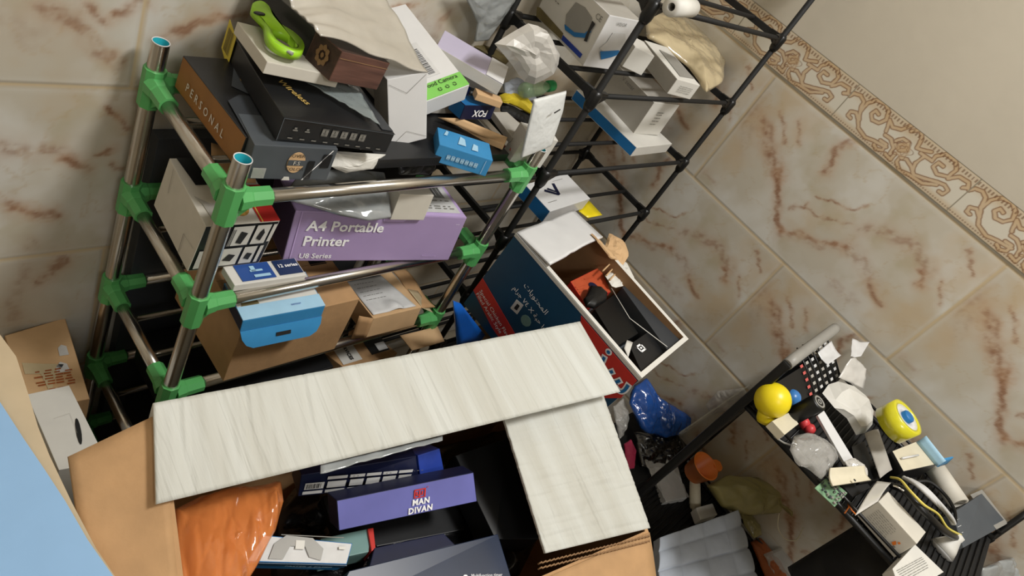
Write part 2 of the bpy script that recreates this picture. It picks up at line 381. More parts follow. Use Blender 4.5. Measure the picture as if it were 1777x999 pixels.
KB= [[(0.0004, 0.0532), (0.0047, 0.062), (0.0182, 0.0663), (0.0305, 0.0613), (0.0381, 0.0432), (0.0501, 0.0283)], [(0.0342, 0.021), (0.0258, 0.0218), (0.0248, 0.0307), (0.0349, 0.036), (0.0492, 0.0276), (0.0594, 0.016), (0.083, 0.01), (0.1025, 0.0157), (0.1176, 0.018), (0.1298, 0.0205)], [(0.0395, 0.0443), (0.039, 0.0629), (0.0493, 0.0776), (0.0686, 0.0827), (0.0847, 0.0738), (0.0911, 0.0598), (0.084, 0.0472), (0.0701, 0.0437), (0.0594, 0.0522), (0.0625, 0.0616), (0.072, 0.0594)], [(0.1071, 0.0436), (0.0966, 0.0641), (0.1113, 0.0565), (0.1261, 0.0634), (0.1368, 0.0835)], [(0.111, 0.0371), (0.1245, 0.0382), (0.1419, 0.0279), (0.1446, 0.0154)], [(0.1433, 0.0722), (0.1538, 0.0851), (0.1681, 0.073), (0.1748, 0.0546), (0.1839, 0.0572), (0.1992, 0.0649)], [(0.134, 0.0409), (0.142, 0.0521), (0.1552, 0.0531), (0.1632, 0.0403), (0.1526, 0.0317), (0.1393, 0.0355)], [(0.1446, 0.0398), (0.1526, 0.0462)], [(0.1079, 0.0102), (0.1174, 0.0055), (0.1284, 0.012), (0.1258, 0.0246), (0.1122, 0.0235)], [(0.1379, 0.0098), (0.1527, 0.0072), (0.1513, 0.0209)], [(0.1647, 0.0122), (0.1633, 0.0209), (0.1765, 0.0269), (0.1936, 0.0216), (0.2069, 0.013), (0.2261, 0.0196), (0.2487, 0.0292), (0.2624, 0.0337), (0.2751, 0.0301), (0.2732, 0.0185), (0.2644, 0.0182)], [(0.1647, 0.0122), (0.1821, 0.0019), (0.2005, 0.0076), (0.2303, 0.0108), (0.2527, 0.0253)], [(0.1873, 0.0515), (0.213, 0.0535), (0.2114, 0.0641), (0.2224, 0.0779), (0.2436, 0.079), (0.2578, 0.0671), (0.2561, 0.0489), (0.2376, 0.0403), (0.2221, 0.0466), (0.2243, 0.0581), (0.2357, 0.058)], [(0.2587, 0.0463), (0.2704, 0.0612), (0.2899, 0.0636), (0.2966, 0.0549), (0.2888, 0.0496)], [(0.2023, 0.0152), (0.1928, 0.0319), (0.1964, 0.0493)]]
RNG = np.random.RandomState(5); LAT = RNG.rand(64, 64)
def vnoise(x, y):
    xi = np.floor(x).astype(int); yi = np.floor(y).astype(int); fx = x - xi; fy = y - yi
    fx = fx * fx * (3 - 2 * fx); fy = fy * fy * (3 - 2 * fy)
    g = lambda a, b: LAT[a % 64, b % 64]
    return (g(xi, yi) * (1 - fx) + g(xi + 1, yi) * fx) * (1 - fy) + (g(xi, yi + 1) * (1 - fx) + g(xi + 1, yi + 1) * fx) * fy
def nfbm(x, y, s, o=4, seed=0.):
    t = 0; a = .5; n = 0
    for k in range(o): t = t + a * vnoise(x * s + seed + 13.1 * k, y * s + seed * 1.7 + 7.7 * k); n += a; a *= .55; s *= 2.03
    return t / n
def dist_poly(x, y, pl):
    d = np.full(x.shape, 9.); 
    for (x0, y0), (x1, y1) in zip(pl[:-1], pl[1:]):
        dx, dy = x1 - x0, y1 - y0; L = dx * dx + dy * dy + 1e-12
        t = np.clip(((x - x0) * dx + (y - y0) * dy) / L, 0, 1); d = np.minimum(d, np.hypot(x - x0 - t * dx, y - y0 - t * dy))
    return d
def mixc(c, k, t): return c * (1 - t[:, None]) + np.array(k)[None, :] * t[:, None]
BASE = np.array(lin('bcb5a6')); PALE = np.array(lin('cdcbc4')); WARM = np.array(lin('b89f79')); VEIN = np.array(lin('9a7352')); DARK = np.array(lin('7b5541')); OLV = np.array(lin('a09266'))
def marble(u, z, veins, su, seed):
    """u, z = position in the print (m); su = soft coordinates for clouds"""
    wx = (nfbm(u, z, 28, 3, seed) - .5) * .022 + (nfbm(u, z, 110, 2, seed + 5) - .5) * .008; wz = (nfbm(u, z, 28, 3, seed + 9) - .5) * .022 + (nfbm(u, z, 110, 2, seed + 3) - .5) * .008
    U, Z = u + wx, z + wz
    c = np.repeat(BASE[None, :], len(u), 0)
    cl = nfbm(U, Z, 9, 4, seed + 1); c = mixc(c, PALE, np.clip((cl - .45) * 4, 0, 1) * .8)
    c = mixc(c, WARM, np.clip((nfbm(U, Z, 7, 4, seed + 21) - .54) * 5, 0, 1) * .55)
    c = mixc(c, OLV, np.clip((nfbm(U, Z, 11, 4, seed + 31) - .6) * 6, 0, 1) * .35)
    th = np.abs(nfbm(U, Z, 10, 4, seed + 41) - .5); c = mixc(c, WARM * .9, np.clip(1 - th / .012, 0, 1) * .35)
    gr = nfbm(u, z, 85, 4, seed + 2)
    for w, s, pl in veins:
        m = (np.abs(u - pl[0][0]) < .5)
        d = dist_poly(U, Z, pl)
        c = mixc(c, VEIN * 1.15 + BASE * .15, np.exp(-(d / (w * 1.9)) ** 2) * s * .55 * (0.4 + gr))
        c = mixc(c, VEIN, np.exp(-(d / (w * .95)) ** 2) * s * .85 * np.clip(.35 + (gr - .35) * 1.6, 0, .9))
        c = mixc(c, DARK, np.exp(-((d - w * .35) / (w * .28 + .0012)) ** 2) * s * .75 * np.clip((gr - .38) * 4, 0, 1))
    return c
GROUT = np.array(lin('c0ad8c')); GEDGE = np.array(lin('8f7f66'))
def tilegrid(u, z, u_a, u_b):
    """rows of 0.30 m, tiles of 0.606 m; returns print coords and distance to the joint"""
    row = np.floor(z / .3 + 1e-9).astype(int); off = np.where(row % 2 == 1, u_a, u_b)
    k = np.floor((u - off) / .606); tu = u - off - k * .606; tz = z - row * .3
    return tu, tz, np.minimum(tu, .606 - tu), np.minimum(tz, .3 - tz)
def colour_mesh(name, verts, faces, cols, m, kind='structure'):
    me = bpy.data.meshes.new(name); me.vertices.add(len(verts)); me.vertices.foreach_set('co', verts.astype(np.float32).ravel())
    me.loops.add(faces.size); me.loops.foreach_set('vertex_index', faces.ravel().astype(np.int32)); me.polygons.add(len(faces))
    me.polygons.foreach_set('loop_start', np.arange(0, faces.size, 4, dtype=np.int32)); me.polygons.foreach_set('loop_total', np.full(len(faces), 4, dtype=np.int32))
    me.update(); me.validate()
    at_ = me.color_attributes.new('marbling', 'FLOAT_COLOR', 'POINT'); at_.data.foreach_set('color', np.concatenate([cols, np.ones((len(cols), 1))], 1).astype(np.float32).ravel())
    me.materials.append(m); o = link(name, me); o['kind'] = kind; return o
def wallmat(name, rough=.28):
    m = bpy.data.materials.new(name); m.use_nodes = True; nt = m.node_tree; b = nt.nodes['Principled BSDF']
    a = nt.nodes.new('ShaderNodeAttribute'); a.attribute_name = 'marbling'; nt.links.new(a.outputs['Color'], b.inputs['Base Color'])
    n = nt.nodes.new('ShaderNodeTexNoise'); n.inputs['Scale'].default_value = 60; mr = nt.nodes.new('ShaderNodeMapRange'); mr.inputs['To Min'].default_value = rough; mr.inputs['To Max'].default_value = rough + .18
    nt.links.new(n.outputs['Fac'], mr.inputs['Value']); nt.links.new(mr.outputs[0], b.inputs['Roughness']); b.inputs['Specular IOR Level'].default_value = .35
    return m
MARB = wallmat('marbled_tile'); MATS['marbled_tile'] = MARB
def grid(nu, nv):
    i = np.arange(nu * nv).reshape(nu, nv); return np.stack([i[:-1, :-1], i[1:, :-1], i[1:, 1:], i[:-1, 1:]], -1).reshape(-1, 4)
HB, HT = 1.207, 1.289
def wall(name, u0, u1, z0, step, right):
    us = np.arange(u0, u1 + step, step); zs = np.concatenate([np.arange(z0, HB - .0005, step), [HB - .0004]])
    U, Z = np.meshgrid(us, zs, indexing='ij'); u = U.ravel(); z = Z.ravel()
    if right:
        tu, tz, du, dz = tilegrid(u, z, .286, .591); flip = (np.floor(z / .3).astype(int) % 2 == 0); c = marble(tu, tz, VT, None, 2.); 
    else:
        tu, tz, du, dz = tilegrid(u, z, .286 + .32, .591 + .32)
        c = marble(u, z, [(w, s, [(-a, b) for a, b in pl]) for w, s, pl in VB], None, 40.)
    g = np.minimum(du, dz); c = mixc(c, PALE, np.clip(1 - np.abs(g - .007) / .006, 0, 1) * .25)  # pale band beside the joints: tile edge highlight put into the colour
    c = mixc(c, GEDGE, np.clip(1 - np.abs(g - .0035) / .0018, 0, 1) * .35); c = mixc(c, GROUT, np.clip((.0028 - g) / .001, 0, 1))
    dep = np.where(g < .0022, .0012, 0)
    V = np.stack([dep * 1., -u, z], 1) if right else np.stack([-u, dep, z], 1)
    F = grid(len(us), len(zs));
    if not right: F = F[:, ::-1]
    return colour_mesh(name, V, F, c, MARB)
wall('wall_right', 0, 2.6, .0, .0034, True)
wall('wall_back', 0, 2.6, .0, .0036, False)
# scroll border above the tiles
BC = np.array(lin('c9c3b4')); BT = np.array(lin('b59a72')); BB = np.array(lin('71492b')); BF = np.array(lin('b89a72'))
def border(name, right):
    st = .0012; us = np.arange(0, 2.4 if right else 1.9, st); zs = np.arange(0, HT - HB + st * .5, st)
    U, Z = np.meshgrid(us, zs, indexing='ij'); u = U.ravel(); z = Z.ravel(); k = np.floor((u - .442) / .301); tu = u - .442 - k * .301
    c = np.repeat(BC[None, :], len(u), 0); wob = (nfbm(u, z, 120, 2, 3.) - .5) * .003
    H = HT - HB
    tone = np.clip((z - H * .62) / (H * .2), 0, 1); c = mixc(c, BT, tone * .55 * (0.6 + .6 * nfbm(u, z, 40, 3)))
    c = mixc(c, BT, np.clip((.016 - z) / .008, 0, 1) * .5)
    dd = np.full(u.shape, 9.)
    for pl in KB: dd = np.minimum(dd, dist_poly(tu + wob, z, pl)); dd = np.minimum(dd, dist_poly(tu + wob - .301, z, pl)); dd = np.minimum(dd, dist_poly(tu + wob + .301, z, pl))
    c = mixc(c, BF, np.exp(-(dd / .0045) ** 4) * .7)
    c = mixc(c, BB, np.clip(1.3 - np.abs(dd - .0036) / .0012, 0, 1) * .85)
    cx, cz = .158, .036; r = np.hypot(tu - cx, (z - cz)); a = np.arctan2(z - cz, tu - cx)
    c = mixc(c, BB, np.clip(1 - np.abs(r - .016 - .004 * np.sin(5 * a)) / .0018, 0, 1) * .8); c = mixc(c, BF, np.clip((.016 - r) / .004, 0, 1) * .5); c = mixc(c, BB, np.clip(1 - np.abs(r - .008 - .002 * np.sin(5 * a + 1)) / .0016, 0, 1) * .7)
    tick = (np.abs((u / .0075) % 1 - .5) < .22) & (np.abs(z - (H - .008)) < .0035); c[tick] = c[tick] * .35 + BB * .5
    bead = np.hypot(((u / .006) % 1 - .5) * .006, z - .0045) < .0019; c[bead] = c[bead] * .45 + BB * .45
    gr = (np.minimum(tu, .301 - tu) < .0013); c[gr] = np.array(lin('8b8372'))
    e = np.minimum(z, H - z); c = mixc(c, GEDGE, np.clip((.0018 - e) / .001, 0, 1) * .6)
    V = np.stack([np.full(u.shape, -.0022), -u, z + HB], 1) if right else np.stack([-u, np.full(u.shape, -.0022), z + HB], 1)
    F = grid(len(us), len(zs)); F = F if right else F[:, ::-1]
    return colour_mesh(name, V, F, c, MARB)
border('trim_1', True); border('trim_2', False)
mat('wall_paint', 'b9b1a1', .85, mottle=.03, mscale=6, bump=.2, bscale=25)
mat('ceiling_paint', 'dedad0', .9); mat('floor_tile', '8c8270', .4, mottle=.15, mscale=5)
def slab(name, lo, hi, m):
    b = MB(); b.box(lo, hi, m); o = b.build(name); o['kind'] = 'structure'; return o
slab('wall_right_upper', (0, -2.6, HT), (.1, 0, 2.75), 'wall_paint'); slab('wall_back_upper', (-2.6, 0, HT), (.1, .1, 2.75), 'wall_paint')
slab('wall_right_core', (.004, -2.6, -.02), (.1, 0, HT), 'wall_paint'); slab('wall_back_core', (-2.6, .004, -.02), (.1, .1, HT), 'wall_paint')
slab('wall_left', (-2.7, -2.6, 0), (-2.6, .1, 2.75), 'wall_paint'); slab('wall_front', (-2.7, -2.7, 0), (.1, -2.6, 2.75), 'wall_paint')
slab('ceiling', (-2.7, -2.7, 2.75), (.1, .1, 2.85), 'ceiling_paint'); slab('floor', (-2.7, -2.7, -.06), (.1, .1, 0), 'floor_tile')
# ------------------------------------------------------------------ green jointed shoe rack
def P3(x, y, z): return Vector((x, y, z))
GX0, GX1, GYF, GYB = -1.205, -.662, -.259, -.035
GT = [.935, .746, .549, .346, .15]; LEAN = .016
def gp(i, j, z): return P3((GX1 if i else GX0) + LEAN * (z - .9), GYB if j else GYF, z)
R0 = .0108
rk = empty('shoe_rack', (-.93, -.15, 0), 'chrome tube shoe rack with green plastic joints against the marbled back wall', 'rack')
O = Vector((-.93, -.15, 0))
def rp(mb, name, **k): o = mb.build(name, rk); o.location = -O; return o
for i in (0, 1):
    for j in (0, 1):
        b = MB(); top = gp(i, j, .995 if not i else .992); a = gp(i, j, 0)
        n = 24; prof_o = []; ax = (top - a).normalized()
        b.tube([a, top], R0, 'steel', n=n, caps=False); b.tube([a, top], R0 - .0012, 'turquoise', n=n, caps=False)
        for rr, mm in ((R0, 'white_gloss'),):
            vo = []; q = ax.to_track_quat('Z', 'Y').to_matrix().to_4x4(); q.translation = top
            b.lathe([(R0 - .0012, -.0002), (R0 - .0012, .0008), (R0, .0008), (R0, -.0002), (R0 - .0012, -.0002)], 'white_gloss', q, n=n)
        rp(b, 'upright_pole')
        for t, z in enumerate(GT):
            b = MB(); c = gp(i, j, z); R8 = .0142
            b.tube([c - ax * .034, c + ax * .022], R8, 'connector_green', n=8, smooth=False, rot=.39)
            sx = 1 if i == 0 else -1; sy = 1 if j == 0 else -1
            for d in (Vector((sx, 0, 0)), Vector((0, sy, 0))):
                b.tube([c + d * .008, c + d * .022, c + d * .024, c + d * .05], .0135, 'connector_green', n=8, smooth=False, rot=.39, radii=[.0165, .0142, .0132, .0128])
                w = d * .034; dn = -ax * .026
                b.poly([c + dn * 1.2 + d * .012 + d.cross(ax) * .003, c + w - ax * .01 + d.cross(ax) * .003, c + d * .01 + d.cross(ax) * .003, c + dn * 1.2 + d * .012 - d.cross(ax) * .003, c + w - ax * .01 - d.cross(ax) * .003, c + d * .01 - d.cross(ax) * .003], [(0, 1, 2), (5, 4, 3), (0, 3, 4, 1), (1, 4, 5, 2)], 'connector_green')
            rp(b, 'corner_joint')
for z in GT:
    for j in (0, 1):
        b = MB(); b.tube([gp(0, j, z), gp(1, j, z)], .0093, 'steel', n=20); rp(b, 'cross_rail')
    for i in (0, 1):
        b = MB(); b.tube([gp(i, 0, z), gp(i, 1, z)], .0093, 'steel', n=20); rp(b, 'side_rail')
    for k in (1, 2):
        y = GYF + (GYB - GYF) * k / 3; xo = LEAN * (z - .9)
        b = MB(); b.tube([(GX0 + xo, y, z - .004), (GX1 + xo, y, z - .004)], .005, 'steel_dark', n=12); rp(b, 'shelf_bar')
# ------------------------------------------------------------------ black rack in the corner
BX0, BX1, BYF, BYB = -.602, -.052, -.261, -.02
BTZ = [1.435, 1.27, 1.104, .932, .767, .6, .43, .26, .1]
bk = empty('wire_rack', (-.33, -.14, 0), 'tall black metal rack with bar shelves standing in the corner by the right wall', 'rack'); OB = Vector((-.33, -.14, 0))
def bp_(mb, name): o = mb.build(name, bk); o.location = -OB; return o
for i in (0, 1):
    for j in (0, 1):
        x = BX1 if i else BX0; y = BYB if j else BYF; b = MB(); b.tube([(x, y, 0), (x, y, 1.62)], .0062, 'black_matte', n=12); bp_(b, 'upright_post')
        for z in BTZ:
            b = MB(); sx = 1 if not i else -1; sy = -1 if j else 1
            b.tube([(x, y, z - .028), (x, y, z - .02), (x, y, z + .004), (x, y, z + .01)], .01, 'black_plastic', n=12, radii=[.0078, .0105, .0112, .0075])
            for d in ((sx, 0), (0, sy)):
                b.prism([(.0, -.022), (.03, -.004), (.03, .006), (0, .008)], -.0045, .0045, 'black_plastic', Matrix.Translation((x, y, z)) @ Matrix(((d[0], 0, d[1], 0), (d[1], 0, -d[0], 0), (0, 1, 0, 0), (0, 0, 0, 1))))
            bp_(b, 'corner_joint')
for z in BTZ:
    for k in range(4):
        y = BYF + (BYB - BYF) * k / 3; b = MB(); b.tube([(BX0, y, z), (BX1, y, z)], .0048 if k in (0, 3) else .0045, 'black_matte', n=10); bp_(b, 'shelf_bar')
    for x in (BX0, BX1):
        b = MB(); b.box((x - .004, BYF, z - .009), (x + .004, BYB, z + .005), 'black_matte', .001); bp_(b, 'side_rail')
# ------------------------------------------------------------------ boxes on the shoe rack, top shelf
FIT = {
'gold_box':([-1.1311, -0.1363, 0.9455],[0.0351, 0.0409, 0.0687],[0.11, 0.1544, 0.047]),
'badge_box':([-1.1208, -0.2148, 0.9454],[-0.0087, -0.0131, -0.1375],[0.1076, 0.06, 0.0513]),
'black_wide':([-1.0603, -0.1462, 0.9923],[-0.0436, 0.056, -0.1376],[0.1574, 0.1984, 0.0315]),
'white_flat':([-1.0973, -0.1323, 1.0432],[-0.0484, 0.091, -0.083],[0.1014, 0.0904, 0.0161]),
'wood_box':([-1.0354, -0.1658, 1.0502],[-0.0703, 0.1808, 0.1045],[0.0894, 0.0514, 0.0409]),

'white_tall':([-0.8969, -0.175, 0.9583],[-0.1292, -0.3732, -0.1273],[0.062, 0.05, 0.1127]),
'white_green':([-0.8416, -0.0809, 1.0194],[0.1526, -0.3941, 0.0338],[0.0852, 0.1858, 0.0345]),
'lavender':([-0.7505, -0.1116, 1.0452],[0.1026, 0.0316, -0.8374],[0.1199, 0.0632, 0.02]),
'white_small_under':([-0.7083, -0.0962, 1.0111],[-0.0058, -0.0133, -0.5627],[0.0859, 0.06, 0.0182]),
'tan_small':([-0.7392, -0.168, 1.0196],[-0.021, -0.0079, -0.4818],[0.0477, 0.0198, 0.0122]),
'blue_fox':([-0.7468, -0.156, 0.9837],[-0.094, -0.0069, 0.0039],[0.0746, 0.0324, 0.0263]),
'tan_long':([-0.7356, -0.17, 0.9549],[-0.0327, -0.1596, -0.9404],[0.12, 0.0338, 0.011]),
'cyan_box':([-0.8172, -0.2329, 0.9524],[-0.006, -0.0577, -0.5834],[0.0894, 0.0499, 0.0318]),
'red_printed':([-1.154, -0.16, 0.7733],[0.0863, 0.0355, -0.0176],[0.1036, 0.1202, 0.0902]),
'purple':([-0.8992, -0.1962, 0.7493],[-0.1069, -0.032, -0.2318],[0.2988, 0.1033, 0.0953]),
'cube':([-0.8815, -0.2332, 0.8470],[-0.0784, -0.0282, -0.1977],[0.0617, 0.038, 0.0504]),
'kraft_low':([-1.0335, -0.185, 0.562],[0, 0, 0],[0.2055, 0.18, 0.135]),
'label_kraft':([-0.8034, -0.2209, 0.5621],[-0.114, -0.0259, -0.0442],[0.1117, 0.1108, 0.0493]),
'bluewhite':([-1.0801, -0.2536, 0.7012],[-0.015, -0.0573, -0.0927],[0.1267, 0.0748, 0.0243]),
'white_flat_t2':([-1.1008, -0.2377, 0.7528],[-0.0201, 0.0329, -0.0197],[0.1125, 0.0372, 0.0125]),
'visor':([-0.5163, -0.1151, 1.1174],[-0.0114, -0.0803, -0.1627],[0.0836, 0.166, 0.0963]),
'white_mid':([-0.3889, -0.1616, 1.1144],[-0.0055, 0.0188, -0.5073],[0.0485, 0.06, 0.0434]),
'grey_white':([-0.3092, -0.2034, 1.1185],[0.0331, -0.0407, -0.2941],[0.0666, 0.1326, 0.0338]),
'blue_side':([-0.2039, -0.1342, 0.9417],[0.0112, -0.0066, 0.0358],[0.1671, 0.2018, 0.0251]),
'grey_on_top':([-0.1825, -0.1168, 0.9675],[0.0056, -0.0437, -0.1323],[0.0929, 0.1635, 0.084]),
'v_box':([-0.3951, -0.1958, 0.7798],[0.0517, -0.0333, 0.0947],[0.1609, 0.0825, 0.0341]),
'left_white':([-0.645, -0.2276, 0.9412],[0.0146, 0.0225, -0.3027],[0.07, 0.0315, 0.0634]),
'big_blue':([-0.392, -0.398, 0.4908],[0.0844, -0.0646, 0.1082],[0.2157, 0.3878, 0.2539]),
'kraft_left':([-1.2911, -0.0852, 0.2493],[0.0133, -0.0631, -0.1127],[0.0686, 0.1591, 0.2]),
'white_left':([-1.3325, -0.2174, 0.3985],[0.0171, -0.0295, 0.016],[0.0475, 0.1024, 0.1]),
'icons':([-1.0637, -0.5267, 0.6266],[-0.4911, -0.3117, -0.4746],[0.1598, 0.08, 0.039]),
'mandivan':([-1.0536, -0.6023, 0.6748],[-0.4789, -0.3597, -0.4138],[0.182, 0.05, 0.047]),
'teal':([-1.1441, -0.6036, 0.6267],[0.4993, 0.0907, -0.251],[0.0675, 0.0302, 0.02]),
'faster':([-1.2238, -0.6199, 0.6702],[-0.8019, -0.2938, -0.6957],[0.1099, 0.0885, 0.0229]),
'darkblue':([-1.0633, -0.7008, 0.6053],[0.1923, -0.0068, -0.2822],[0.2265, 0.0674, 0.05]),
'text_box':([-0.376, -1.0852, 0.8089],[-0.0199, 0.0093, -0.0941],[0.0543, 0.0823, 0.0495]),
}
def frameicon(R, x, y, w, h, t=.012):
    R += [(x, y, x + w, y + t), (x, y + h - t, x + w, y + h), (x, y, x + t * .6, y + h), (x + w - t * .6, y, x + w, y + h)]

# gold and black box at the left end
e, D = carton('carton', 'black topped box with a gold brown side, at the left end of the top shelf', FIT['gold_box'], 'black_card', {'L': 'gold_brown'})
f = face(D, 'L')
text(e, f, 'PERSONAL', .16, .40, .0165, 'white_warm', name='printed_text', spacing=1.75, bold=.0001, sx=.75)
f = face(D, 'T'); sticker(e, f, [(.30, .62), (.62, .98), (.8, .9), (.62, .62), (.45, .52)], 'charcoal', 'printed_panel'); text(e, f, 'Gold', .45, .68, .02, 'gold', 0, c=.002)
sticker(e, f, [(.02, .03), (.95, .03), (.95, .42), (.3, .5), (.1, .42)], 'dark_grey', 'window_flap', c=.001, label='folded dark window flap')
# grey box with round badge
e, D = carton('carton', 'grey box with a round tan badge, at the front left corner of the top shelf', FIT['badge_box'], 'charcoal')
f = face(D, 'F'); r = [(.5 + .105 * math.cos(t * math.pi / 16), .55 + .31 * math.sin(t * math.pi / 16)) for t in range(32)]; r = [(x + .03, y) for x, y in r]
sticker(e, f, r, 'kraft_light', 'badge'); sticker(e, f, rect(.43, .47, .63, .63), 'charcoal', 'printed_band', c=.0008)
text(e, f, 'OVER', .53, .76, .007, 'ink', align='CENTER', c=.0016); text(e, f, 'F.S', .53, .55, .008, 'white_warm', align='CENTER', c=.0022); text(e, f, 'COLOR', .53, .36, .007, 'ink', align='CENTER', c=.0016)
stickers(e, f, [(.68, .06, .76, .62), (.84, .42, .95, .84)], 'black_card', 'printed_panel'); stickers(e, f, [((.66, .02), (.93, .97), (.945, .97), (.675, .02))], 'ink_white', 'crease')
sticker(e, f, rect(.05, .06, .2, .36), 'clear_film', 'tape_piece', c=.001, label='clear tape'); sticker(e, f, [(.42, 0), (.52, 0), (.5, .1), (.44, .1)], 'white_card', 'paper_tab')
# big black flat box
e, D = carton('carton', 'wide black electronics box under a clear plastic sleeve, icons along its front edge', FIT['black_wide'], 'black_card')
f = face(D, 'F'); R = []
for k in range(5): frameicon(R, .34 + .085 * k, .42, .055, .36, .05); R += [(.352 + .085 * k, .52, .38 + .085 * k, .58), (.36 + .085 * k, .6, .372 + .085 * k, .7)]
for k in range(2): R += [(.1 + .1 * k, .5, .14 + .1 * k, .56), (.11 + .1 * k, .58, .13 + .1 * k, .66)]
stickers(e, f, R, 'ink_grey', 'icons'); stickers(e, f, [(.08 + k * .1, .14, .12 + k * .1, .19) for k in range(9)], 'ink_grey', 'captions')
stickers(e, f, [(0, .97, 1, 1), (0, 0, .006, 1)], 'charcoal', 'worn_edge')
f = face(D, 'T'); text(e, f, 'Wireless', .16, .42, .0145, 'gold', -1.15, bold=.0002, c=.001)
b = MB()
o = sheet('sleeve', [f.p(.28, .52, .004), f.p(.84, .02, .006), f.p(.86, .42, .01), f.p(.45, .78, .006)], 'sleeve_film', .0006, 18, 14, lambda u, v, p, n: n * ridge(p, 60) * .004, parent=e); o['label'] = 'clear plastic sleeve'
sticker(e, f, [(.88, .02), (.99, .02), (.93, .78), (.86, .78)], 'dark_grey', 'printed_panel')
f = face(D, 'L'); sticker(e, f, [(.0, .1), (.16, -.25), (.16, 1.15), (.0, 1.4)], 'sticker_yellow', 'barcode_sticker', c=.001, label='yellow barcode sticker'); barcode(e, f, .03, .15, .13, 1.15, 'olive_brown', n=9, c=.002)
# white flat box
e, D = carton('carton', 'flat white box carrying the lime green can opener', FIT['white_flat'], 'white_warm')
f = face(D, 'T'); text(e, f, 'B5', .78, .16, .009, 'ink_grey', .5, name='printed_text')
# lime green opener
q = [at(440, 22, 2, 1.085), at(470, 60, 2, 1.09), at(490, 85, 2, 1.08), at(521, 98, 2, 1.064)]
t = empty('jar_opener', q[0], 'lime green plastic jar opener lying on the flat white box', 'kitchen tool')
def zplane(px, z): return [at(x, y, 2, z) - q[0] for x, y in px]
def ringplate(mb, outer, inner, thick, m, bev=.0015):
    """plate with a hole: outer and inner loops of same length (3D), extruded along z"""
    n = len(outer); i = mb.mi(m); dz = Vector((0, 0, thick))
    L = [[mb.bm.verts.new(p + d) for p in lp] for d in (Vector(), dz) for lp in (outer, inner)]
    ol, il, oh, ih = L
    for k in range(n):
        j = (k + 1) % n
        for vs in ((oh[k], oh[j], ih[j], ih[k]), (ol[j], ol[k], il[k], il[j]), (ol[k], ol[j], oh[j], oh[k]), (il[j], il[k], ih[k], ih[j])):
            fc = mb.bm.faces.new(vs); fc.material_index = i; fc.smooth = True
def smoothloop(P, n):
    P = [Vector(p) for p in P]; m = len(P); out = []
    for k in range(n):
        t = k / n * m; i = int(t); f = t - i; a, b_, c, d = P[(i - 1) % m], P[i % m], P[(i + 1) % m], P[(i + 2) % m]
        out.append(.5 * ((2 * b_) + (c - a) * f + (2 * a - 5 * b_ + 4 * c - d) * f * f + (3 * b_ - a - 3 * c + d) * f ** 3))
    return out
lp = smoothloop(zplane([(434, 26), (437, 18), (450, 15), (463, 24), (470, 40), (484, 55), (505, 68), (521, 84), (523, 99), (510, 104), (487, 98), (468, 86), (459, 72), (456, 52), (446, 40)], 1.072), 60)
c0 = sum(lp[28:52], Vector()) / 24
inn = smoothloop(zplane([(470, 66), (484, 68), (500, 77), (512, 92), (510, 97), (494, 94), (478, 84), (470, 74)], 1.072), 60)
# split the opener into a round head with a hole and a grip
b = MB(); best = min(range(60), key=lambda k: (inn[k] - lp[0]).length); ringplate(b, lp, inn[best:] + inn[:best], .011, 'lime'); b.build('head_and_grip', t)
b = MB(); c1 = zplane([(450, 24)], 1.0835)[0]; b.lathe([(.0001, 0), (.005, 0), (.005, .001), (.0001, .001)], 'black_card', Matrix.Translation(c1) @ Matrix.Diagonal((1.5, .8, 1, 1)), 20); b.build('hanging_hole', t)
b = MB(); b.tube([zplane([(476, 74)], 1.081)[0], zplane([(508, 94)], 1.081)[0]], .0022, 'tin_grey', 8); b.build('blade', t)
# wooden and black boxes
e, D = carton('wooden_box', 'dark wooden box with a round emblem on its side, on top of the pile', FIT['wood_box'], 'wood_front', {'L': 'wood_dark', 'T': 'wood_dark'})
f = face(D, 'L'); R = []
for k in range(8):
    a = k * math.pi / 4; cx, cy = .5 + .17 * math.cos(a), .5 + .24 * math.sin(a); R.append([(cx + .075 * math.cos(a + w), cy + .11 * math.sin(a + w)) for w in (0, 1.2, 2.4, 3.6, 4.8)])
R.append([(.5 + .06 * math.cos(w), .5 + .09 * math.sin(w)) for w in (0, 1, 2, 3, 4, 5)])
stickers(e, f, R, 'emblem', 'emblem'); f = face(D, 'F'); stickers(e, f, [(0, .78, 1, .8)], 'emblem', 'lid_seam')
WT = FIT['wood_box']; FIT['black_long'] = (list(Vector(WT[0]) + Euler(WT[1], 'XYZ').to_matrix() @ Vector((-.004, .0262 + .06, .001))), WT[1], [.078, .12, .0385])
carton('carton', 'long black box behind the wooden box, under the foam sheet', FIT['black_long'], 'black_card')
# foam sheet draped
q = [at(700, 132, 2, 1.068), at(742, 112, 2, 1.06), at(648, -30, 2, 1.10), at(478, -8, 2, 1.12)]
o = sheet('foam_sheet', [at(556, 62, 2, 1.118), at(742, 126, 2, 1.075), at(640, -60, 2, 1.14), at(482, -20, 2, 1.138)], 'foam_film', .0012, 40, 30,
          lambda u, v, p, n: n * (.006 * noise.noise(Vector((u * 3.2, v * 7, .3))) + .0025 * ridge(Vector((u * .06, v * .2, 0)), 40) * min(1, u * 5)) + Vector((0, 0, .003 * math.sin(u * 6))), 'crumpled sheet of white foam wrap draped over the wooden box', 'packing foam')
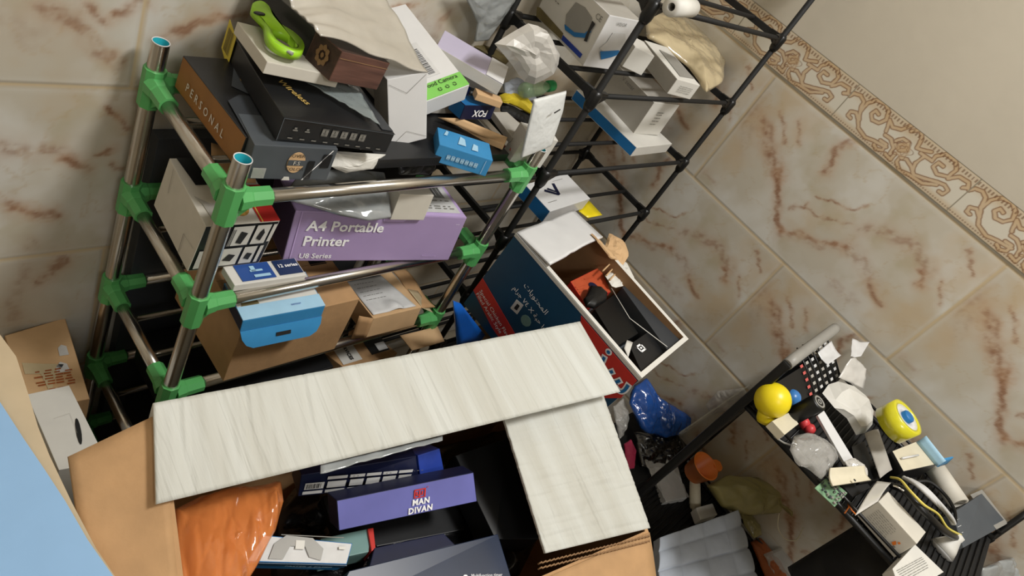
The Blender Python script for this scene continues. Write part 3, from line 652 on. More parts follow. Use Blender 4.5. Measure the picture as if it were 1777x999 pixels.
# white upright box with envelope folds
e, D = carton('carton', 'plain white box standing on end with folded envelope seams on its front', FIT['white_tall'], 'white_gloss', {'L': 'grey_card'})
f = face(D, 'F'); w = .012
def seg(x0, y0, x1, y1, w=.008): 
    dx, dy = x1 - x0, y1 - y0; L = math.hypot(dx, dy); nx, ny = -dy / L * w, dx / L * w * .6; return [(x0, y0), (x1, y1), (x1 + nx, y1 + ny), (x0 + nx, y0 + ny)]
stickers(e, f, [seg(.03, .93, .47, .76), seg(.47, .76, .97, .97), seg(.05, .03, .45, .2), seg(.45, .2, .97, .05)], 'ink_grey', 'fold_seam')
# long white box with green label
e, D = carton('carton', 'long white box with a green label band, leaning beside the foam sheet', FIT['white_green'], 'white_gloss')
f = face(D, 'T'); sticker(e, f, rect(0, .005, 1, .15), 'label_green', 'label', label='green label band'); text(e, f, 'Wood Camera', .1, .12, .011, 'ink', c=.0016)
R = []
for k in range(3):
    cx = .42 + .16 * k; pts = [(cx + .04 * math.cos(a * .6), .055 + .018 * math.sin(a * .6)) for a in range(11)]; pin = [(cx + .026 * math.cos(a * .6), .055 + .012 * math.sin(a * .6)) for a in range(11)]
    R += [[pts[a], pts[(a + 1)], pin[(a + 1)], pin[a]] for a in range(10) if a != 2 + k]
stickers(e, f, R, 'ink', 'symbols', c=.0018)
sticker(e, f, rect(.34, .2, .64, .56), 'label_paper', 'barcode_label'); barcode(e, f, .42, .22, .56, .5, vert=True, n=26)
f = face(D, 'F'); 
# lavender and the small boxes beside
e, D = carton('carton', 'thin lavender box with a white end, lying across the pile near the white plastic bag', FIT['lavender'], 'lavender')
f = face(D, 'T'); sticker(e, f, rect(.74, 0, 1, 1), 'white_gloss', 'end_panel', label='white end panel')
f = face(D, 'F'); sticker(e, f, rect(0, 0, 1, 1), 'white_card', 'side_panel')
e, D = carton('carton', 'small white box underneath the lavender box', FIT['white_small_under'], 'white_card'); f = face(D, 'F'); text(e, f, 'm25', .12, .6, .007, 'ink_grey')
e, fr, _, _ = quadbox('carton', 'royal blue box wedged between the green labelled box and the small white box', [at(812, 166, 2, 1.0), at(822, 140, 2, 1.01), at(792, 112, 2, 1.02), at(780, 130, 2, 1.01)], .02, 'royal_blue')
e, D = carton('carton', 'tiny yellow tan box on top of the dark blue box', FIT['tan_small'], 'kraft_light')
FIT['blue_fox'] = (FIT['blue_fox'][0], FIT['blue_fox'][1], FIT['blue_fox'][2])
e, D = carton('carton', 'dark blue box with white capital letters, upside down beside the green labelled box', FIT['blue_fox'], 'navy', {'L': 'mid_blue', 'T': 'mid_blue'})
f = face(D, 'F'); text(e, f, 'FOX', .78, .5, .017, 'ink_white', math.pi, bold=.0004)
e, D = carton('carton', 'long narrow tan cardboard box lying above the sky blue box', FIT['tan_long'], 'kraft_light')
e2 = sheet('card_flap', [at(760, 204, 2, .972), at(846, 240, 2, .972), at(880, 238, 2, .985), at(800, 205, 2, .985)], 'kraft_light', .001, 6, 3, None, 'loose tan card folded over the long narrow tan box', 'cardboard')
e, D = carton('carton', 'sky blue box with a row of white icons, at the front of the top shelf', FIT['cyan_box'], 'sky_blue')
f = face(D, 'F'); R = []
for k in range(7): frameicon(R, .2 + .085 * k, .34, .065, .28, .04); R.append((.222 + .085 * k, .42, .243 + .085 * k, .54))
stickers(e, f, R, 'pale_blue', 'icons'); stickers(e, f, [(.88, .1, .89, .9)], 'pale_blue', 'printed_line')
f = face(D, 'T'); stickers(e, f, [((.1, .6), (.16, .9), (.2, .85), (.16, .6)), ((.35, .3), (.42, .8), (.5, .7), (.5, .3)), ((.6, .2), (.66, .6), (.74, .55), (.72, .2))], 'pale_blue', 'printed_marks')
# bubble mailer
def PO(pts, ax, v): return [at(x, y, ax, v) for x, y in pts]
o = pouch('bubble_mailer', [at(926, 172, 1, -.255), at(983, 157, 1, -.25), at(976, 195, 1, -.255), at(956, 253, 1, -.268), at(930, 264, 1, -.27), at(903, 274, 1, -.27), at(912, 235, 1, -.265)], (-.35, -.9, .2), .007, 'bubble', .0006, 70, 'white bubble wrap mailer standing against the black rack post', 'mailer', power=.35)
b = MB(); a = at(962, 196, 1, -.272); c = at(972, 190, 1, -.272); b.tube([a, c], .0012, 'ink', 6); bo = b.build('seal_mark', None); bo.parent = o; bo.matrix_parent_inverse = Matrix.Translation(o.location).inverted()
o = pouch('plastic_bag', [at(858, 76, 1, -.16), at(885, 58, 1, -.16), at(921, 38, 1, -.17), at(952, 55, 1, -.18), at(974, 100, 1, -.19), at(962, 128, 1, -.19), at(930, 147, 1, -.19), at(905, 140, 1, -.18), at(893, 118, 1, -.17), at(872, 92, 1, -.165)], (-.4, -.75, .5), .030, 'cloudy_film', .009, 14, 'big crumpled cloudy white plastic bag at the right end of the top shelf', 'plastic bag', seed=2, flat=(5, 18))
# bottle with green cap
a = at(906, 158, 2, 1.02); c = at(950, 150, 2, 1.03); t = empty('bottle', a, 'small clear bottle with a green cap, lying under the cloudy plastic bag', 'bottle', (c - a).to_track_quat('Z', 'Y').to_euler()); L = (c - a).length
b = MB(); b.lathe([(.001, 0), (.012, .001), (.0145, .006), (.0145, L * .7), (.008, L * .95), (.0075, L + .004)], 'green_film', n=24); b.build('body', t)
b = MB(); b.lathe([(.0001, L), (.0105, L), (.0105, L + .016), (.009, L + .018), (.0001, L + .018)], 'green_cap', n=24); b.build('cap', t)
# pouches and bags around
pouch('bag', [at(866, 165, 2, 1.0), at(885, 160, 2, 1.0), at(915, 172, 2, 1.0), at(928, 186, 2, 1.0), at(924, 200, 2, .99), at(895, 185, 2, .99), at(870, 175, 2, 1.0)], (0, -.3, 1), .008, 'yellow_matt', .003, 40, 'yellow cloth strap pouch behind the bubble mailer', 'pouch', seed=4)
pouch('bag', [at(868, 178, 2, .985), at(890, 185, 2, .985), at(925, 203, 2, .98), at(918, 222, 2, .975), at(890, 205, 2, .975), at(868, 193, 2, .98)], (0, -.3, 1), .008, 'black_matte', .003, 40, 'black fabric pouch under the yellow strap', 'pouch', seed=5)
pouch('bag', [at(872, 146, 2, 1.0), at(895, 135, 2, 1.0), at(925, 150, 2, 1.0), at(932, 178, 2, .995), at(905, 172, 2, .995), at(876, 164, 2, 1.0)], (0, -.3, 1), .012, 'quilt', .004, 40, 'grey blue cloth bundle below the cloudy plastic bag', 'cloth', seed=6)
pouch('bag', [at(866, 212, 2, .965), at(884, 210, 2, .965), at(899, 230, 2, .96), at(900, 262, 2, .955), at(885, 262, 2, .955), at(880, 235, 2, .96)], (0, -.3, 1), .008, 'coral', .003, 40, 'reddish pink wrapper beside the tan cardboard flap', 'wrapper', seed=7)
quadbox('carton', 'pale grey card box lying behind the bubble mailer', [at(890, 240, 2, .975), at(918, 228, 2, .975), at(880, 194, 2, .985), at(856, 194, 2, .985)], .012, 'grey_card')
pouch('wrapping_paper', [at(578, 262, 1, -.225), at(672, 268, 1, -.225), at(650, 292, 1, -.23), at(600, 300, 1, -.235), at(575, 290, 1, -.235)], (-.2, -1, .3), .01, 'white_card', .004, 30, 'crumpled white paper below the wide black box', 'paper', seed=8, flat=(5, 22))
pouch('bag', [at(688, 262, 1, -.19), at(742, 245, 1, -.19), at(756, 285, 1, -.2), at(740, 305, 1, -.21), at(690, 300, 1, -.21)], (-.2, -1, .3), .012, 'black_plastic', .005, 30, 'black plastic packaging between the upright white box and the sky blue box', 'packaging', seed=9)
pouch('strap', [at(818, 72, 2, 1.02), at(832, 72, 2, 1.02), at(862, 88, 2, 1.02), at(885, 104, 2, 1.02), at(878, 112, 2, 1.02), at(850, 96, 2, 1.02), at(822, 82, 2, 1.02)], (0, 0, 1), .006, 'olive_brown', .002, 40, 'olive brown strap behind the lavender box', 'strap')
pouch('plastic_bag', [at(800, -20, 1, -.03), at(905, -20, 1, -.03), at(885, 8, 1, -.03), at(868, 40, 1, -.03), at(845, 70, 1, -.03), at(822, 72, 1, -.03), at(828, 40, 1, -.03)], (0, -1, 0), .01, 'grey_film', .005, 22, 'thin grey plastic film hanging on the back wall beside the black rack', 'plastic film', seed=11)
quadbox('carton', 'flat dark card box under the pile in the middle of the top shelf', [P3(-.98, -.235, .962), P3(-.70, -.235, .962), P3(-.70, -.06, .962), P3(-.98, -.06, .962)], .016, 'black_card')
quadbox('carton', 'low grey box hidden under the back of the pile on the top shelf', [P3(-.90, -.13, .995), P3(-.72, -.13, .995), P3(-.72, -.05, .995), P3(-.90, -.05, .995)], .03, 'grey_card')
# ------------------------------------------------------------------ second shelf
e, D = carton('carton', 'white food box with red top panel and black printed squares on its front', FIT['red_printed'], 'white_warm', {'F': 'black_card', 'L': 'white_warm'})
f = face(D, 'T'); sticker(e, f, rect(.76, 0, 1, .56), 'red', 'red_panel', label='red printed panel'); sticker(e, f, rect(.72, 0, .745, .56), 'red', 'stripe'); sticker(e, f, rect(.745, 0, .76, .56), 'tile_yellow', 'stripe')
sticker(e, f, [(.53 + .13 * math.cos(a * .4), .22 + .12 * math.sin(a * .4)) for a in range(16)], 'food', 'food_picture', label='round food picture', c=.0003)
sticker(e, f, [(.12, .08), (.5, .12), (.42, .3), (.2, .3), (.05, .42), (.1, .3)], 'grey_card', 'torn_patch')
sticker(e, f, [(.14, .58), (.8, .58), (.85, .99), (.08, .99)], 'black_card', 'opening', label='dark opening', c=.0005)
q = [f.p(.1, .97, .001), f.p(.4, .55, .001), f.p(.62, .8, .03), f.p(.5, .98, .03)]
sheet('flap', [f.p(.35, .6, .001), f.p(.95, .58, .001), f.p(.98, .8, .022), f.p(.45, .98, .03)], 'kraft', .001, 8, 6, lambda u, v, p, n: n * math.sin(u * 3.1) * .004, parent=e)['label'] = 'kraft coloured inner flap'
f = face(D, 'F'); R = [(.38, .52, .66, .95), (.70, .52, .9, .95), (.05, .06, .3, .46), (.33, .06, .62, .46), (.66, .06, .84, .46), (.93, .55, .98, .95), (.88, .06, .93, .46)]
stickers(e, f, R, 'white_card', 'printed_squares'); barcode(e, f, .16, .52, .42, .9, 'ink', c=.0016, n=18)
stickers(e, f, [((.75, .66), (.82, .6), (.84, .78), (.8, .88), (.77, .8)), ((.4, .2), (.52, .16), (.56, .3), (.46, .34)), ((.7, .2), (.78, .15), (.8, .3), (.72, .33)), ((.12, .2), (.2, .18), (.24, .3), (.14, .34)), ((.48, .6), (.56, .56), (.6, .8), (.5, .85))], 'ink', 'pictograms', c=.0016)
f = face(D, 'L'); stickers(e, f, [seg(.15, .98, .2, .55, .006), seg(.75, .02, .72, .42, .008), seg(.72, .42, .96, .46, .008)], 'ink_grey', 'flap_seam')
# printer box
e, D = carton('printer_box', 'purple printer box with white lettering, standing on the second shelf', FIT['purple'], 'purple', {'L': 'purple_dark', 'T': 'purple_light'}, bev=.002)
f = face(D, 'F'); text(e, f, 'A4 Portable', .075, .72, .026, 'ink_white', bold=.0006); text(e, f, 'Printer', .075, .42, .026, 'ink_white', bold=.0006); text(e, f, 'U8 Series', .075, .12, .0135, 'ink_white', bold=.0002)
text(e, f, 'Powered by ...', .8, .12, .006, 'purple_light'); text(e, f, '...', .94, .88, .012, 'ink_white')
stickers(e, f, [(.03, 0, .035, 1)], 'purple_light', 'worn_edge'); sticker(e, f, [(.48, .86), (.6, .86), (.63, .96), (.63, 1), (.47, 1)], 'purple_light', 'peeled_patch')
f = face(D, 'T'); sticker(e, f, rect(.68, .1, .97, .95), 'label_paper', 'shipping_label', label='white shipping label'); lines(e, f, .72, .95, [.2, .26, .42], 'ink_grey', .025, c=.0016); barcode(e, f, .75, .5, .93, .85, c=.0016)
e, D = carton('carton', 'small plain white cube box on top of the purple printer box', FIT['cube'], 'white_warm')
pouch('plastic_bag', [at(488, 345, 2, .868), at(520, 300, 2, .88), at(600, 292, 2, .88), at(668, 300, 2, .88), at(676, 335, 2, .874), at(680, 378, 2, .862), at(640, 383, 2, .862), at(590, 374, 2, .862), at(540, 358, 2, .862)], (0, -.25, 1), .012, 'grey_film', .004, 22, 'crumpled grey plastic bag on the purple printer box', 'plastic bag', seed=13)
e, D = carton('carton', 'flat white box with a blue card, in front of the red topped food box', FIT['white_flat_t2'], 'white_card')
f = face(D, 'T'); sticker(e, f, rect(.12, .1, .58, .95), 'blue_label', 'blue_card', label='blue blister card'); stickers(e, f, [(.28, .5, .45, .6), (.3, .2, .52, .34), (.3, .5, .36, .8)], 'pale_blue', 'printed_marks', c=.0016)
sticker(e, f, rect(.64, .15, .98, .95), 'navy_label', 'navy_label', label='navy label'); text(e, f, '12 series', .67, .6, .009, 'ink_white', c=.0016, bold=.0002)
# ------------------------------------------------------------------ third shelf
e, D = carton('cardboard_box', 'long brown cardboard box under the open blue and white box, on the third shelf', FIT['kraft_low'], 'kraft', {'T': 'kraft', 'L': 'kraft'})
f = face(D, 'T'); sticker(e, f, [(.78, .48), (.93, .48), (.93, .7), (.86, .78), (.8, .72)], 'black_card', 'hand_hole'); stickers(e, f, [(0, .49, 1, .495)], 'kraft_dark', 'flap_seam')
e, D = carton('carton', 'blue and white box with red lettering and an open blue flap, on the brown box', FIT['bluewhite'], 'sky_blue', {'T': 'white_card', 'L': 'navy'})
f = face(D, 'T'); text(e, f, 'Humidity Kit 8oz', .34, .72, .0105, 'ink_red', bold=.0003); sticker(e, f, rect(0, 0, 1, .33), 'pale_blue', 'blue_band'); text(e, f, 'sensor', .6, .17, .006, 'royal_blue', c=.0016)
sticker(e, f, [(.06, .34), (.26, .34), (.24, .85), (.1, .9)], 'olive_brown', 'picture', c=.0004)
q0, q1 = face(D, 'F', 0).p(0, .02), face(D, 'F', 0).p(1, .02)
n_ = 14; b = MB(); dn = Vector((0, -.012, -.028)); prof = [(0, 0), (.02, .45), (.07, .8), (.15, 1), (.5, 1), (.85, 1), (.94, .8), (.99, .4), (1, 0)]
A = [q0.lerp(q1, x) + dn * y for x, y in prof]; nn = Vector((0, -.0012, .0004)); b.poly(A + [p + nn for p in A], [tuple(range(9)), tuple(range(17, 8, -1))] + [(k, (k + 1) % 9, 9 + (k + 1) % 9, 9 + k) for k in range(9)], 'sky_blue'); o = b.build('flap', e); o['label'] = 'open blue flap'
fr2 = Frame(q0 + nn * 1.1 + dn, q1 - q0, -dn, (q1 - q0).length, dn.length, .0008); sticker(e, fr2, rect(.42, .42, .6, .62), 'ink', 'hang_slot')
e, D = carton('cardboard_box', 'brown cardboard box with a grey paper label on top, open at the right', FIT['label_kraft'], 'kraft_light')
f = face(D, 'T'); o = sheet('paper_label', [f.p(.03, .06, .001), f.p(.9, .04, .001), f.p(.72, .93, .001), f.p(.02, .95, .001)], 'label_paper', .0006, 16, 12, lambda u, v, p, n: n * (.001 * ridge(p, 60) + (.010 * max(0, 1 - math.hypot(u - .55, v - .12) * 5))), parent=e); o['label'] = 'grey shipping label'
lines(e, f, .1, .5, [.4, .5, .6, .7, .8], 'ink_grey', .012, c=.0022)
f = face(D, 'L'); sheet('flap', [f.p(1, 0, 0), f.p(1, 1, 0), f.p(.9, 1.05, .024), f.p(.9, -.1, .024)], 'kraft', .002, 4, 4, parent=e)
f = face(D, 'R'); sheet('flap', [f.p(0, .95, 0), f.p(1.05, 1, 0), f.p(1.1, .75, .045), f.p(.1, .55, .05)], 'kraft', .002, 8, 6, lambda u, v, p, n: n * .003 * math.sin(u * 6), parent=e)
o = sheet('tape', [f.p(.0, .92, .004), f.p(.5, .97, .004), f.p(.5, .72, .034), f.p(.0, .5, .038)], 'amber_film', .0006, 6, 6, parent=e); o['label'] = 'brown packing tape'
sheet('cardboard_flap', [at(715, 608, 2, .51), at(772, 592, 2, .51), at(760, 566, 2, .525), at(694, 582, 2, .53)], 'kraft_light', .002, 6, 4, lambda u, v, p, n: n * .002 * math.sin(u * 5), 'torn brown cardboard flap below the labelled brown box', 'cardboard')
sheet('cardboard_flap', [at(600, 597, 2, .53), at(636, 586, 2, .53), at(625, 566, 2, .54), at(606, 575, 2, .54)], 'kraft_light', .002, 4, 3, None, 'small brown cardboard tab between the two brown boxes', 'cardboard')
e, fr, _, _ = quadbox('carton', 'brown box with a white text strip on the fourth shelf', [at(600, 640, 2, .42), at(690, 612, 2, .42), at(640, 575, 2, .42), at(555, 606, 2, .42)], .05, 'kraft')
sticker(e, fr, rect(.0, .15, .35, .95), 'white_card', 'text_strip'); text(e, fr, 'SERVICES', .18, .9, .011, 'ink', -1.57, c=.002, bold=.0004); sticker(e, fr, rect(.55, .2, .9, .75), 'black_card', 'printed_panel'); sticker(e, fr, rect(.7, .25, .88, .55), 'label_paper', 'sticker', c=.0016)
quadbox('carton', 'long black box lying on the fourth shelf under the brown cardboard box', [P3(-1.16, -.235, .43), P3(-.86, -.235, .43), P3(-.86, -.06, .43), P3(-1.16, -.06, .43)], .07, 'black_card')
quadbox('carton', 'black box on the bottom shelf of the chrome rack', [P3(-1.16, -.235, .25), P3(-.72, -.235, .25), P3(-.72, -.06, .25), P3(-1.16, -.06, .25)], .08, 'black_matte')
# dark things behind the second and third shelves
quadbox('storage_case', 'black plastic case standing at the back of the second shelf', [P3(-1.05, -.09, .87), P3(-.72, -.09, .87), P3(-.72, -.05, .87), P3(-1.05, -.05, .87)], .11, 'black_matte')
quadbox('carton', 'added dark grey panel behind the shoe rack, standing in for wall shade', [P3(-1.18, -.03, .84), P3(-.7, -.03, .84), P3(-.7, -.008, .84), P3(-1.18, -.008, .84)], .84, 'dark_grey')  # added slab, its dark grey takes the place of shade on the wall
# ------------------------------------------------------------------ boxes on the black rack
e, D = carton('carton', 'white box printed with a grey and blue face visor, on the black rack', FIT['visor'], 'white_gloss', {'L': 'white_card', 'T': 'grey_card'})
def pf(T, k, px):
    """fractions on face k of a box for a photo position"""
    W = Matrix.Translation(T[0]) @ Euler(T[1], 'XYZ').to_matrix().to_4x4()
    f = face(T[2], k, 0); o = W @ f.o; n = (W.to_3x3() @ f.n); p = W.inverted() @ atp(px[0], px[1], o, n) - f.o
    return (p.dot(f.u) / f.w, p.dot(f.v) / f.h)
def pfs(T, k, L): return [pf(T, k, p) for p in L]
VT_ = FIT['visor']; f = face(D, 'L')
sticker(e, f, pfs(VT_, 'L', [(1000, 4), (1016, 13), (1028, 31), (1026, 52), (1016, 62), (995, 61), (981, 49), (983, 26)]), 'tin_grey', 'visor_picture')
R = [pfs(VT_, 'L', l) for l in ([(981, 42), (982, 52), (998, 64), (998, 56)], [(998, 56), (998, 64), (1016, 66), (1016, 58)], [(1016, 58), (1016, 66), (1027, 56), (1027, 49)])]
stickers(e, f, R, 'mid_blue', 'visor_band', c=.0016); stickers(e, f, [pfs(VT_, 'L', [(1030, 36), (1035, 42), (1026, 55), (1019, 60)]), pfs(VT_, 'L', [(1026, 55), (1020, 73), (1015, 71), (1019, 60)])], 'ink', 'strap_picture', c=.002)
sticker(e, f, pfs(VT_, 'L', [(933, 12), (938, 13), (978, 58), (974, 68), (931, 28)]), 'olive_brown', 'photo_strip')
sticker(e, f, pfs(VT_, 'L', [(978, 61), (1011, 94), (1007, 101), (975, 69)]), 'royal_blue', 'blue_bar'); text(e, f, 'CE', .84, .84, .014, 'ink_grey'); lines(e, f, .04, .3, [.5, .57, .64, .71, .78, .85], 'ink_grey', .018)
f = face(D, 'F')
sticker(e, f, pfs(VT_, 'F', [(1063, 56), (1084, 58), (1086, 70), (1074, 88), (1047, 90), (1040, 83), (1052, 73)]), 'label_paper', 'visor_picture')
stickers(e, f, [pfs(VT_, 'F', [(1040, 88), (1073, 86), (1075, 92), (1060, 98), (1042, 102)])], 'mid_blue', 'visor_band', c=.0016); text(e, f, 'VISOR', .3, .88, .009, 'ink_grey')
e, D = carton('carton', 'plain white box between the visor box and the grey white box on the black rack', FIT['white_mid'], 'white_card')
e, D = carton('carton', 'grey white box with a text label on its end, jutting over the black rack edge', FIT['grey_white'], 'white_card', {'L': 'grey_card'})
f = face(D, 'F'); lines(e, f, .25, .8, [.3, .42, .54, .66], 'ink_grey', .03, seed=4); f = face(D, 'T'); sticker(e, f, [(.25, .1), (.95, .15), (.9, .7), (.35, .8)], 'tin_grey', 'window')
pouch('plastic_bag', [at(1120, 30, 2, 1.16), at(1141, 14, 2, 1.17), at(1185, 26, 2, 1.17), at(1224, 66, 2, 1.165), at(1259, 108, 2, 1.15), at(1252, 146, 2, 1.14), at(1226, 160, 2, 1.135), at(1195, 118, 2, 1.14), at(1150, 80, 2, 1.15), at(1122, 66, 2, 1.15)], (-.1, -.3, 1), .022, 'amber_film', .006, 22, 'yellowish clear plastic bag behind the grey white box on the black rack', 'plastic bag', seed=15)
a = at(1165, 12, 2, 1.286); c = at(1200, 14, 2, 1.286); t = empty('roll', a, 'white roll on the uppermost visible shelf of the black rack', 'roll', (c - a).to_track_quat('Z', 'Y').to_euler()); b = MB(); b.lathe([(.006, 0), (.0145, 0), (.0145, (c - a).length), (.006, (c - a).length), (.006, 0)], 'white_card', n=24); b.build('roll_body', t)
e, D = carton('carton', 'flat white box with a deep blue side, lowest of the pair on the black rack', FIT['blue_side'], 'white_card', {'L': 'mid_blue'})
e, D = carton('carton', 'upright box with shade-painted grey side and printed white end, standing on the blue sided box', FIT['grey_on_top'], 'white_card', {'L': 'grey_card', 'T': 'grey_card'})  # grey of the left side is its shade, put into the colour
f = face(D, 'F'); lines(e, f, .35, .6, [.35, .45, .55, .65, .72], 'ink_grey', .03, seed=9); f = face(D, 'L'); text(e, f, 'V zenar', .35, .85, .014, 'ink_grey')
e, D = carton('carton', 'flat white box with blue side and dark V mark, by the black rack post', FIT['v_box'], 'white_gloss', {'L': 'mid_blue'})
f = face(D, 'T'); stickers(e, f, [[(.22, .62), (.42, .38), (.47, .4), (.26, .68)], [(.47, .4), (.55, .78), (.5, .8), (.42, .45)], [(.3, .66), (.42, .5), (.45, .52), (.34, .7)]], 'navy', 'printed_mark'); stickers(e, f, [(.1, .25, .3, .265), (.55, .85, .8, .86)], 'ink_grey', 'printed_lines')
e, D = carton('carton', 'white box standing behind the bubble mailer, at the left end of the black rack', FIT['left_white'], 'white_card'); f = face(D, 'T'); sticker(e, f, rect(.3, .4, .95, .6), 'sticker_yellow', 'sticker')
o = sheet('card', [at(1004, 366, 2, .776), at(1020, 378, 2, .776), at(1045, 373, 2, .776), at(1020, 346, 2, .776)], 'yellow', .0012, 4, 3, None, 'bright yellow card sticking out beside the V marked box', 'card')
# ------------------------------------------------------------------ big blue carton standing by the black rack
T = FIT['big_blue']; T = FIT['big_blue'] = (list(CAM + (Vector(T[0]) - CAM) * .894), T[1], [v * .894 for v in T[2]]); D = T[2]
e = empty('cardboard_box', T[0], 'large open blue and red carton with a white inner flap, full of black gadgets', 'box', T[1])
def openbox(e, D, th, mo, mi, rim, fm={}):
    x, y, z = D[0] / 2, D[1] / 2, D[2]; b = MB()
    oc = [(-x, -y), (x, -y), (x, y), (-x, y)]; ic = [(-x + th, -y + th), (x - th, -y + th), (x - th, y - th), (-x + th, y - th)]
    P = [(a, c, 0) for a, c in oc] + [(a, c, z) for a, c in oc] + [(a, c, z) for a, c in ic] + [(a, c, th) for a, c in ic]
    nm = 'FRBL'
    for k in range(4):
        j = (k + 1) % 4
        b.poly([P[k], P[j], P[4 + j], P[4 + k]], [(0, 1, 2, 3)], fm.get(nm[k], mo)); b.poly([P[4 + k], P[4 + j], P[8 + j], P[8 + k]], [(0, 1, 2, 3)], rim); b.poly([P[8 + k], P[8 + j], P[12 + j], P[12 + k]], [(0, 1, 2, 3)], mi)
    b.poly([P[0], P[1], P[2], P[3]], [(3, 2, 1, 0)], mo); b.poly(P[12:16], [(0, 1, 2, 3)], mi)
    return b.build('body', e, weld=True)
openbox(e, D, .009, 'white_card', 'kraft_dark', 'white_card', {'L': 'deep_blue', 'F': 'white_card'})
f = face(D, 'L')
sticker(e, f, pfs(T, 'L', [(838, 482), (822, 503), (853, 566), (905, 640), (930, 640)]), 'signal_red', 'red_strip', label='red strip with white lettering')
sticker(e, f, pfs(T, 'L', [(1009, 547), (1106, 660), (1078, 690), (1000, 690)]), 'signal_red', 'red_panel')
sticker(e, f, [(0, .965), (1, .965), (1, 1), (0, 1)], 'white_card', 'rim_edge', c=.0008)
p0 = pf(T, 'L', (838, 497)); p1 = pf(T, 'L', (890, 583)); ang = math.atan2((p1[1] - p0[1]) * f.h, (p1[0] - p0[0]) * f.w)
text(e, f, 'Special Chicken Flavour\nFilled Arabic Style', p0[0] + .0, p0[1] - .07, .013, 'ink_white', ang, c=.002)
pa, pb = pf(T, 'L', (898, 492)), pf(T, 'L', (945, 556)); ang2 = math.atan2((pb[1] - pa[1]) * f.h, (pb[0] - pa[0]) * f.w)
def ar(s): return s
text(e, f, '\uFE95\uFE8E\uFEF3\uFEEE\uFE98\uFEA4\uFEE4\uFEDF\uFE8D', pf(T, 'L', (912, 492))[0], pf(T, 'L', (912, 492))[1], .017, 'ink_white', ang2, c=.0016)
text(e, f, '\uFEE1\uFE8D\uFEAE\uFE9F \u0667\u0664 X \uFE94\uFE92\uFEA3 \u0661\u0660', pf(T, 'L', (893, 497))[0], pf(T, 'L', (893, 497))[1], .0152, 'ink_white', ang2, c=.0016)
c = pfs(T, 'L', [(897, 520), (908, 522), (907, 538), (889, 540)]); sticker(e, f, pfs(T, 'L', [(897, 519), (909, 529), (898, 545), (886, 534)]), 'label_paper', 'symbol_panel'); sticker(e, f, pfs(T, 'L', [(899, 526), (903, 530), (898, 538), (893, 534)]), 'ink', 'symbol', c=.0012)
cp = pf(T, 'L', (913, 556)); sticker(e, f, [(cp[0] + .035 * math.cos(a * .6), cp[1] + .055 * math.sin(a * .6)) for a in range(11)], 'teal_grey', 'seal')
pc = pf(T, 'L', (1045, 617)); text(e, f, '\uFEB0\uFEB3', pc[0] - .03, pc[1] + .02, .076, 'ink_white', ang2 * .9, c=.002, bold=.003); text(e, f, '\uFEB0\uFEB3', pc[0] - .03, pc[1] + .02, .076, 'mid_blue', ang2 * .9, c=.003)
ft = face(D, 'T', 0)
def tz(u, v, h): return ft.p(u, v, h)
o = sheet('flap', [tz(0, 1, 0), tz(0, .745, .012), tz(1, .76, .014), tz(1, 1, 0)], 'white_gloss', .003, 14, 14, lambda u, v, p, n: n * (.0015 * math.sin(v * 9 + u * 2) - .008 * abs(v - .55) * u + .004 * max(0, 1 - abs(v - .45 - .1 * math.sin(u * 5)) * 14)), parent=e); o['label'] = 'white inner flap folded inward'
o = sheet('flap', [tz(1, .80, 0), tz(1, .60, 0), tz(.80, .64, .018), tz(.84, .8, .018)], 'kraft_light', .003, 10, 8, lambda u, v, p, n: n * ridge(p, 40) * .008, parent=e); o['label'] = 'torn brown flap'
def rootat(p): return p
e2, fr2_, _, _ = quadbox('carton', 'orange red printed box with a dark blue oval, inside the large blue carton', PO([(1012, 522), (1060, 506), (1041, 463), (990, 488)], 2, 0.7867), .05, 'signal_red', {'T': 'brick_orange', 'F': 'signal_red'})
sticker(e2, fr2_, [(.62 + .12 * math.cos(a * .5), .45 + .22 * math.sin(a * .5)) for a in range(13)], 'navy', 'oval_mark'); stickers(e2, fr2_, [(.1, .62, .45, .68), (.1, .5, .4, .55), (.1, .38, .42, .42), (.55, .86, .9, .9)], 'brick_orange', 'printed_lines')
pouch('wrapping_paper', PO([(1048, 432), (1058, 402), (1066, 410), (1084, 418), (1092, 442), (1080, 462), (1062, 455)], 2, 0.8180), (0, 0, 1), .008, 'kraft_light', .006, 40, 'torn brown paper sticking up at the far corner of the blue carton', 'paper', seed=21, flat=(5, 20))
pouch('wrapping_paper', PO([(1050, 478), (1068, 460), (1086, 452), (1102, 484), (1085, 495), (1064, 500)], 2, 0.8001), (0, 0, 1), .006, 'paper', .004, 50, 'white patterned paper beside the orange red box in the blue carton', 'paper', seed=22, flat=(5, 20))
for k in range(3):
    b = MB(); b.tube(PO([(1046 + 6 * k, 470 + 8 * k), (1064 + 5 * k, 452 + 8 * k)], 2, 0.8135 - .004 * k), .0016, 'kraft_light', 8); tag(b.build('wooden_stick'), ('thin beige stick nearest the torn brown paper', 'middle one of the three thin beige sticks', 'thin beige stick nearest the black gadgets')[k], 'stick', 'beige sticks in the blue carton')
o = pouch('adapter', PO([(1012, 520), (1022, 498), (1040, 500), (1052, 512), (1050, 524), (1030, 536), (1016, 532)], 2, 0.8001), (0, 0, 1), .014, 'black_plastic', .001, 20, 'rounded black power adapter next to the orange red box', 'adapter', power=.4)
quadbox('gadget_case', 'long black case in the middle of the blue carton', PO([(1072, 600), (1108, 578), (1066, 510), (1032, 536)], 2, 0.7822), .05, 'black_plastic')
e, fr, _, _ = quadbox('gadget_case', 'black box with a pale square mark, at the near end of the blue carton', PO([(1113, 644), (1153, 612), (1128, 573), (1092, 598)], 2, 0.7911), .07, 'black_card')
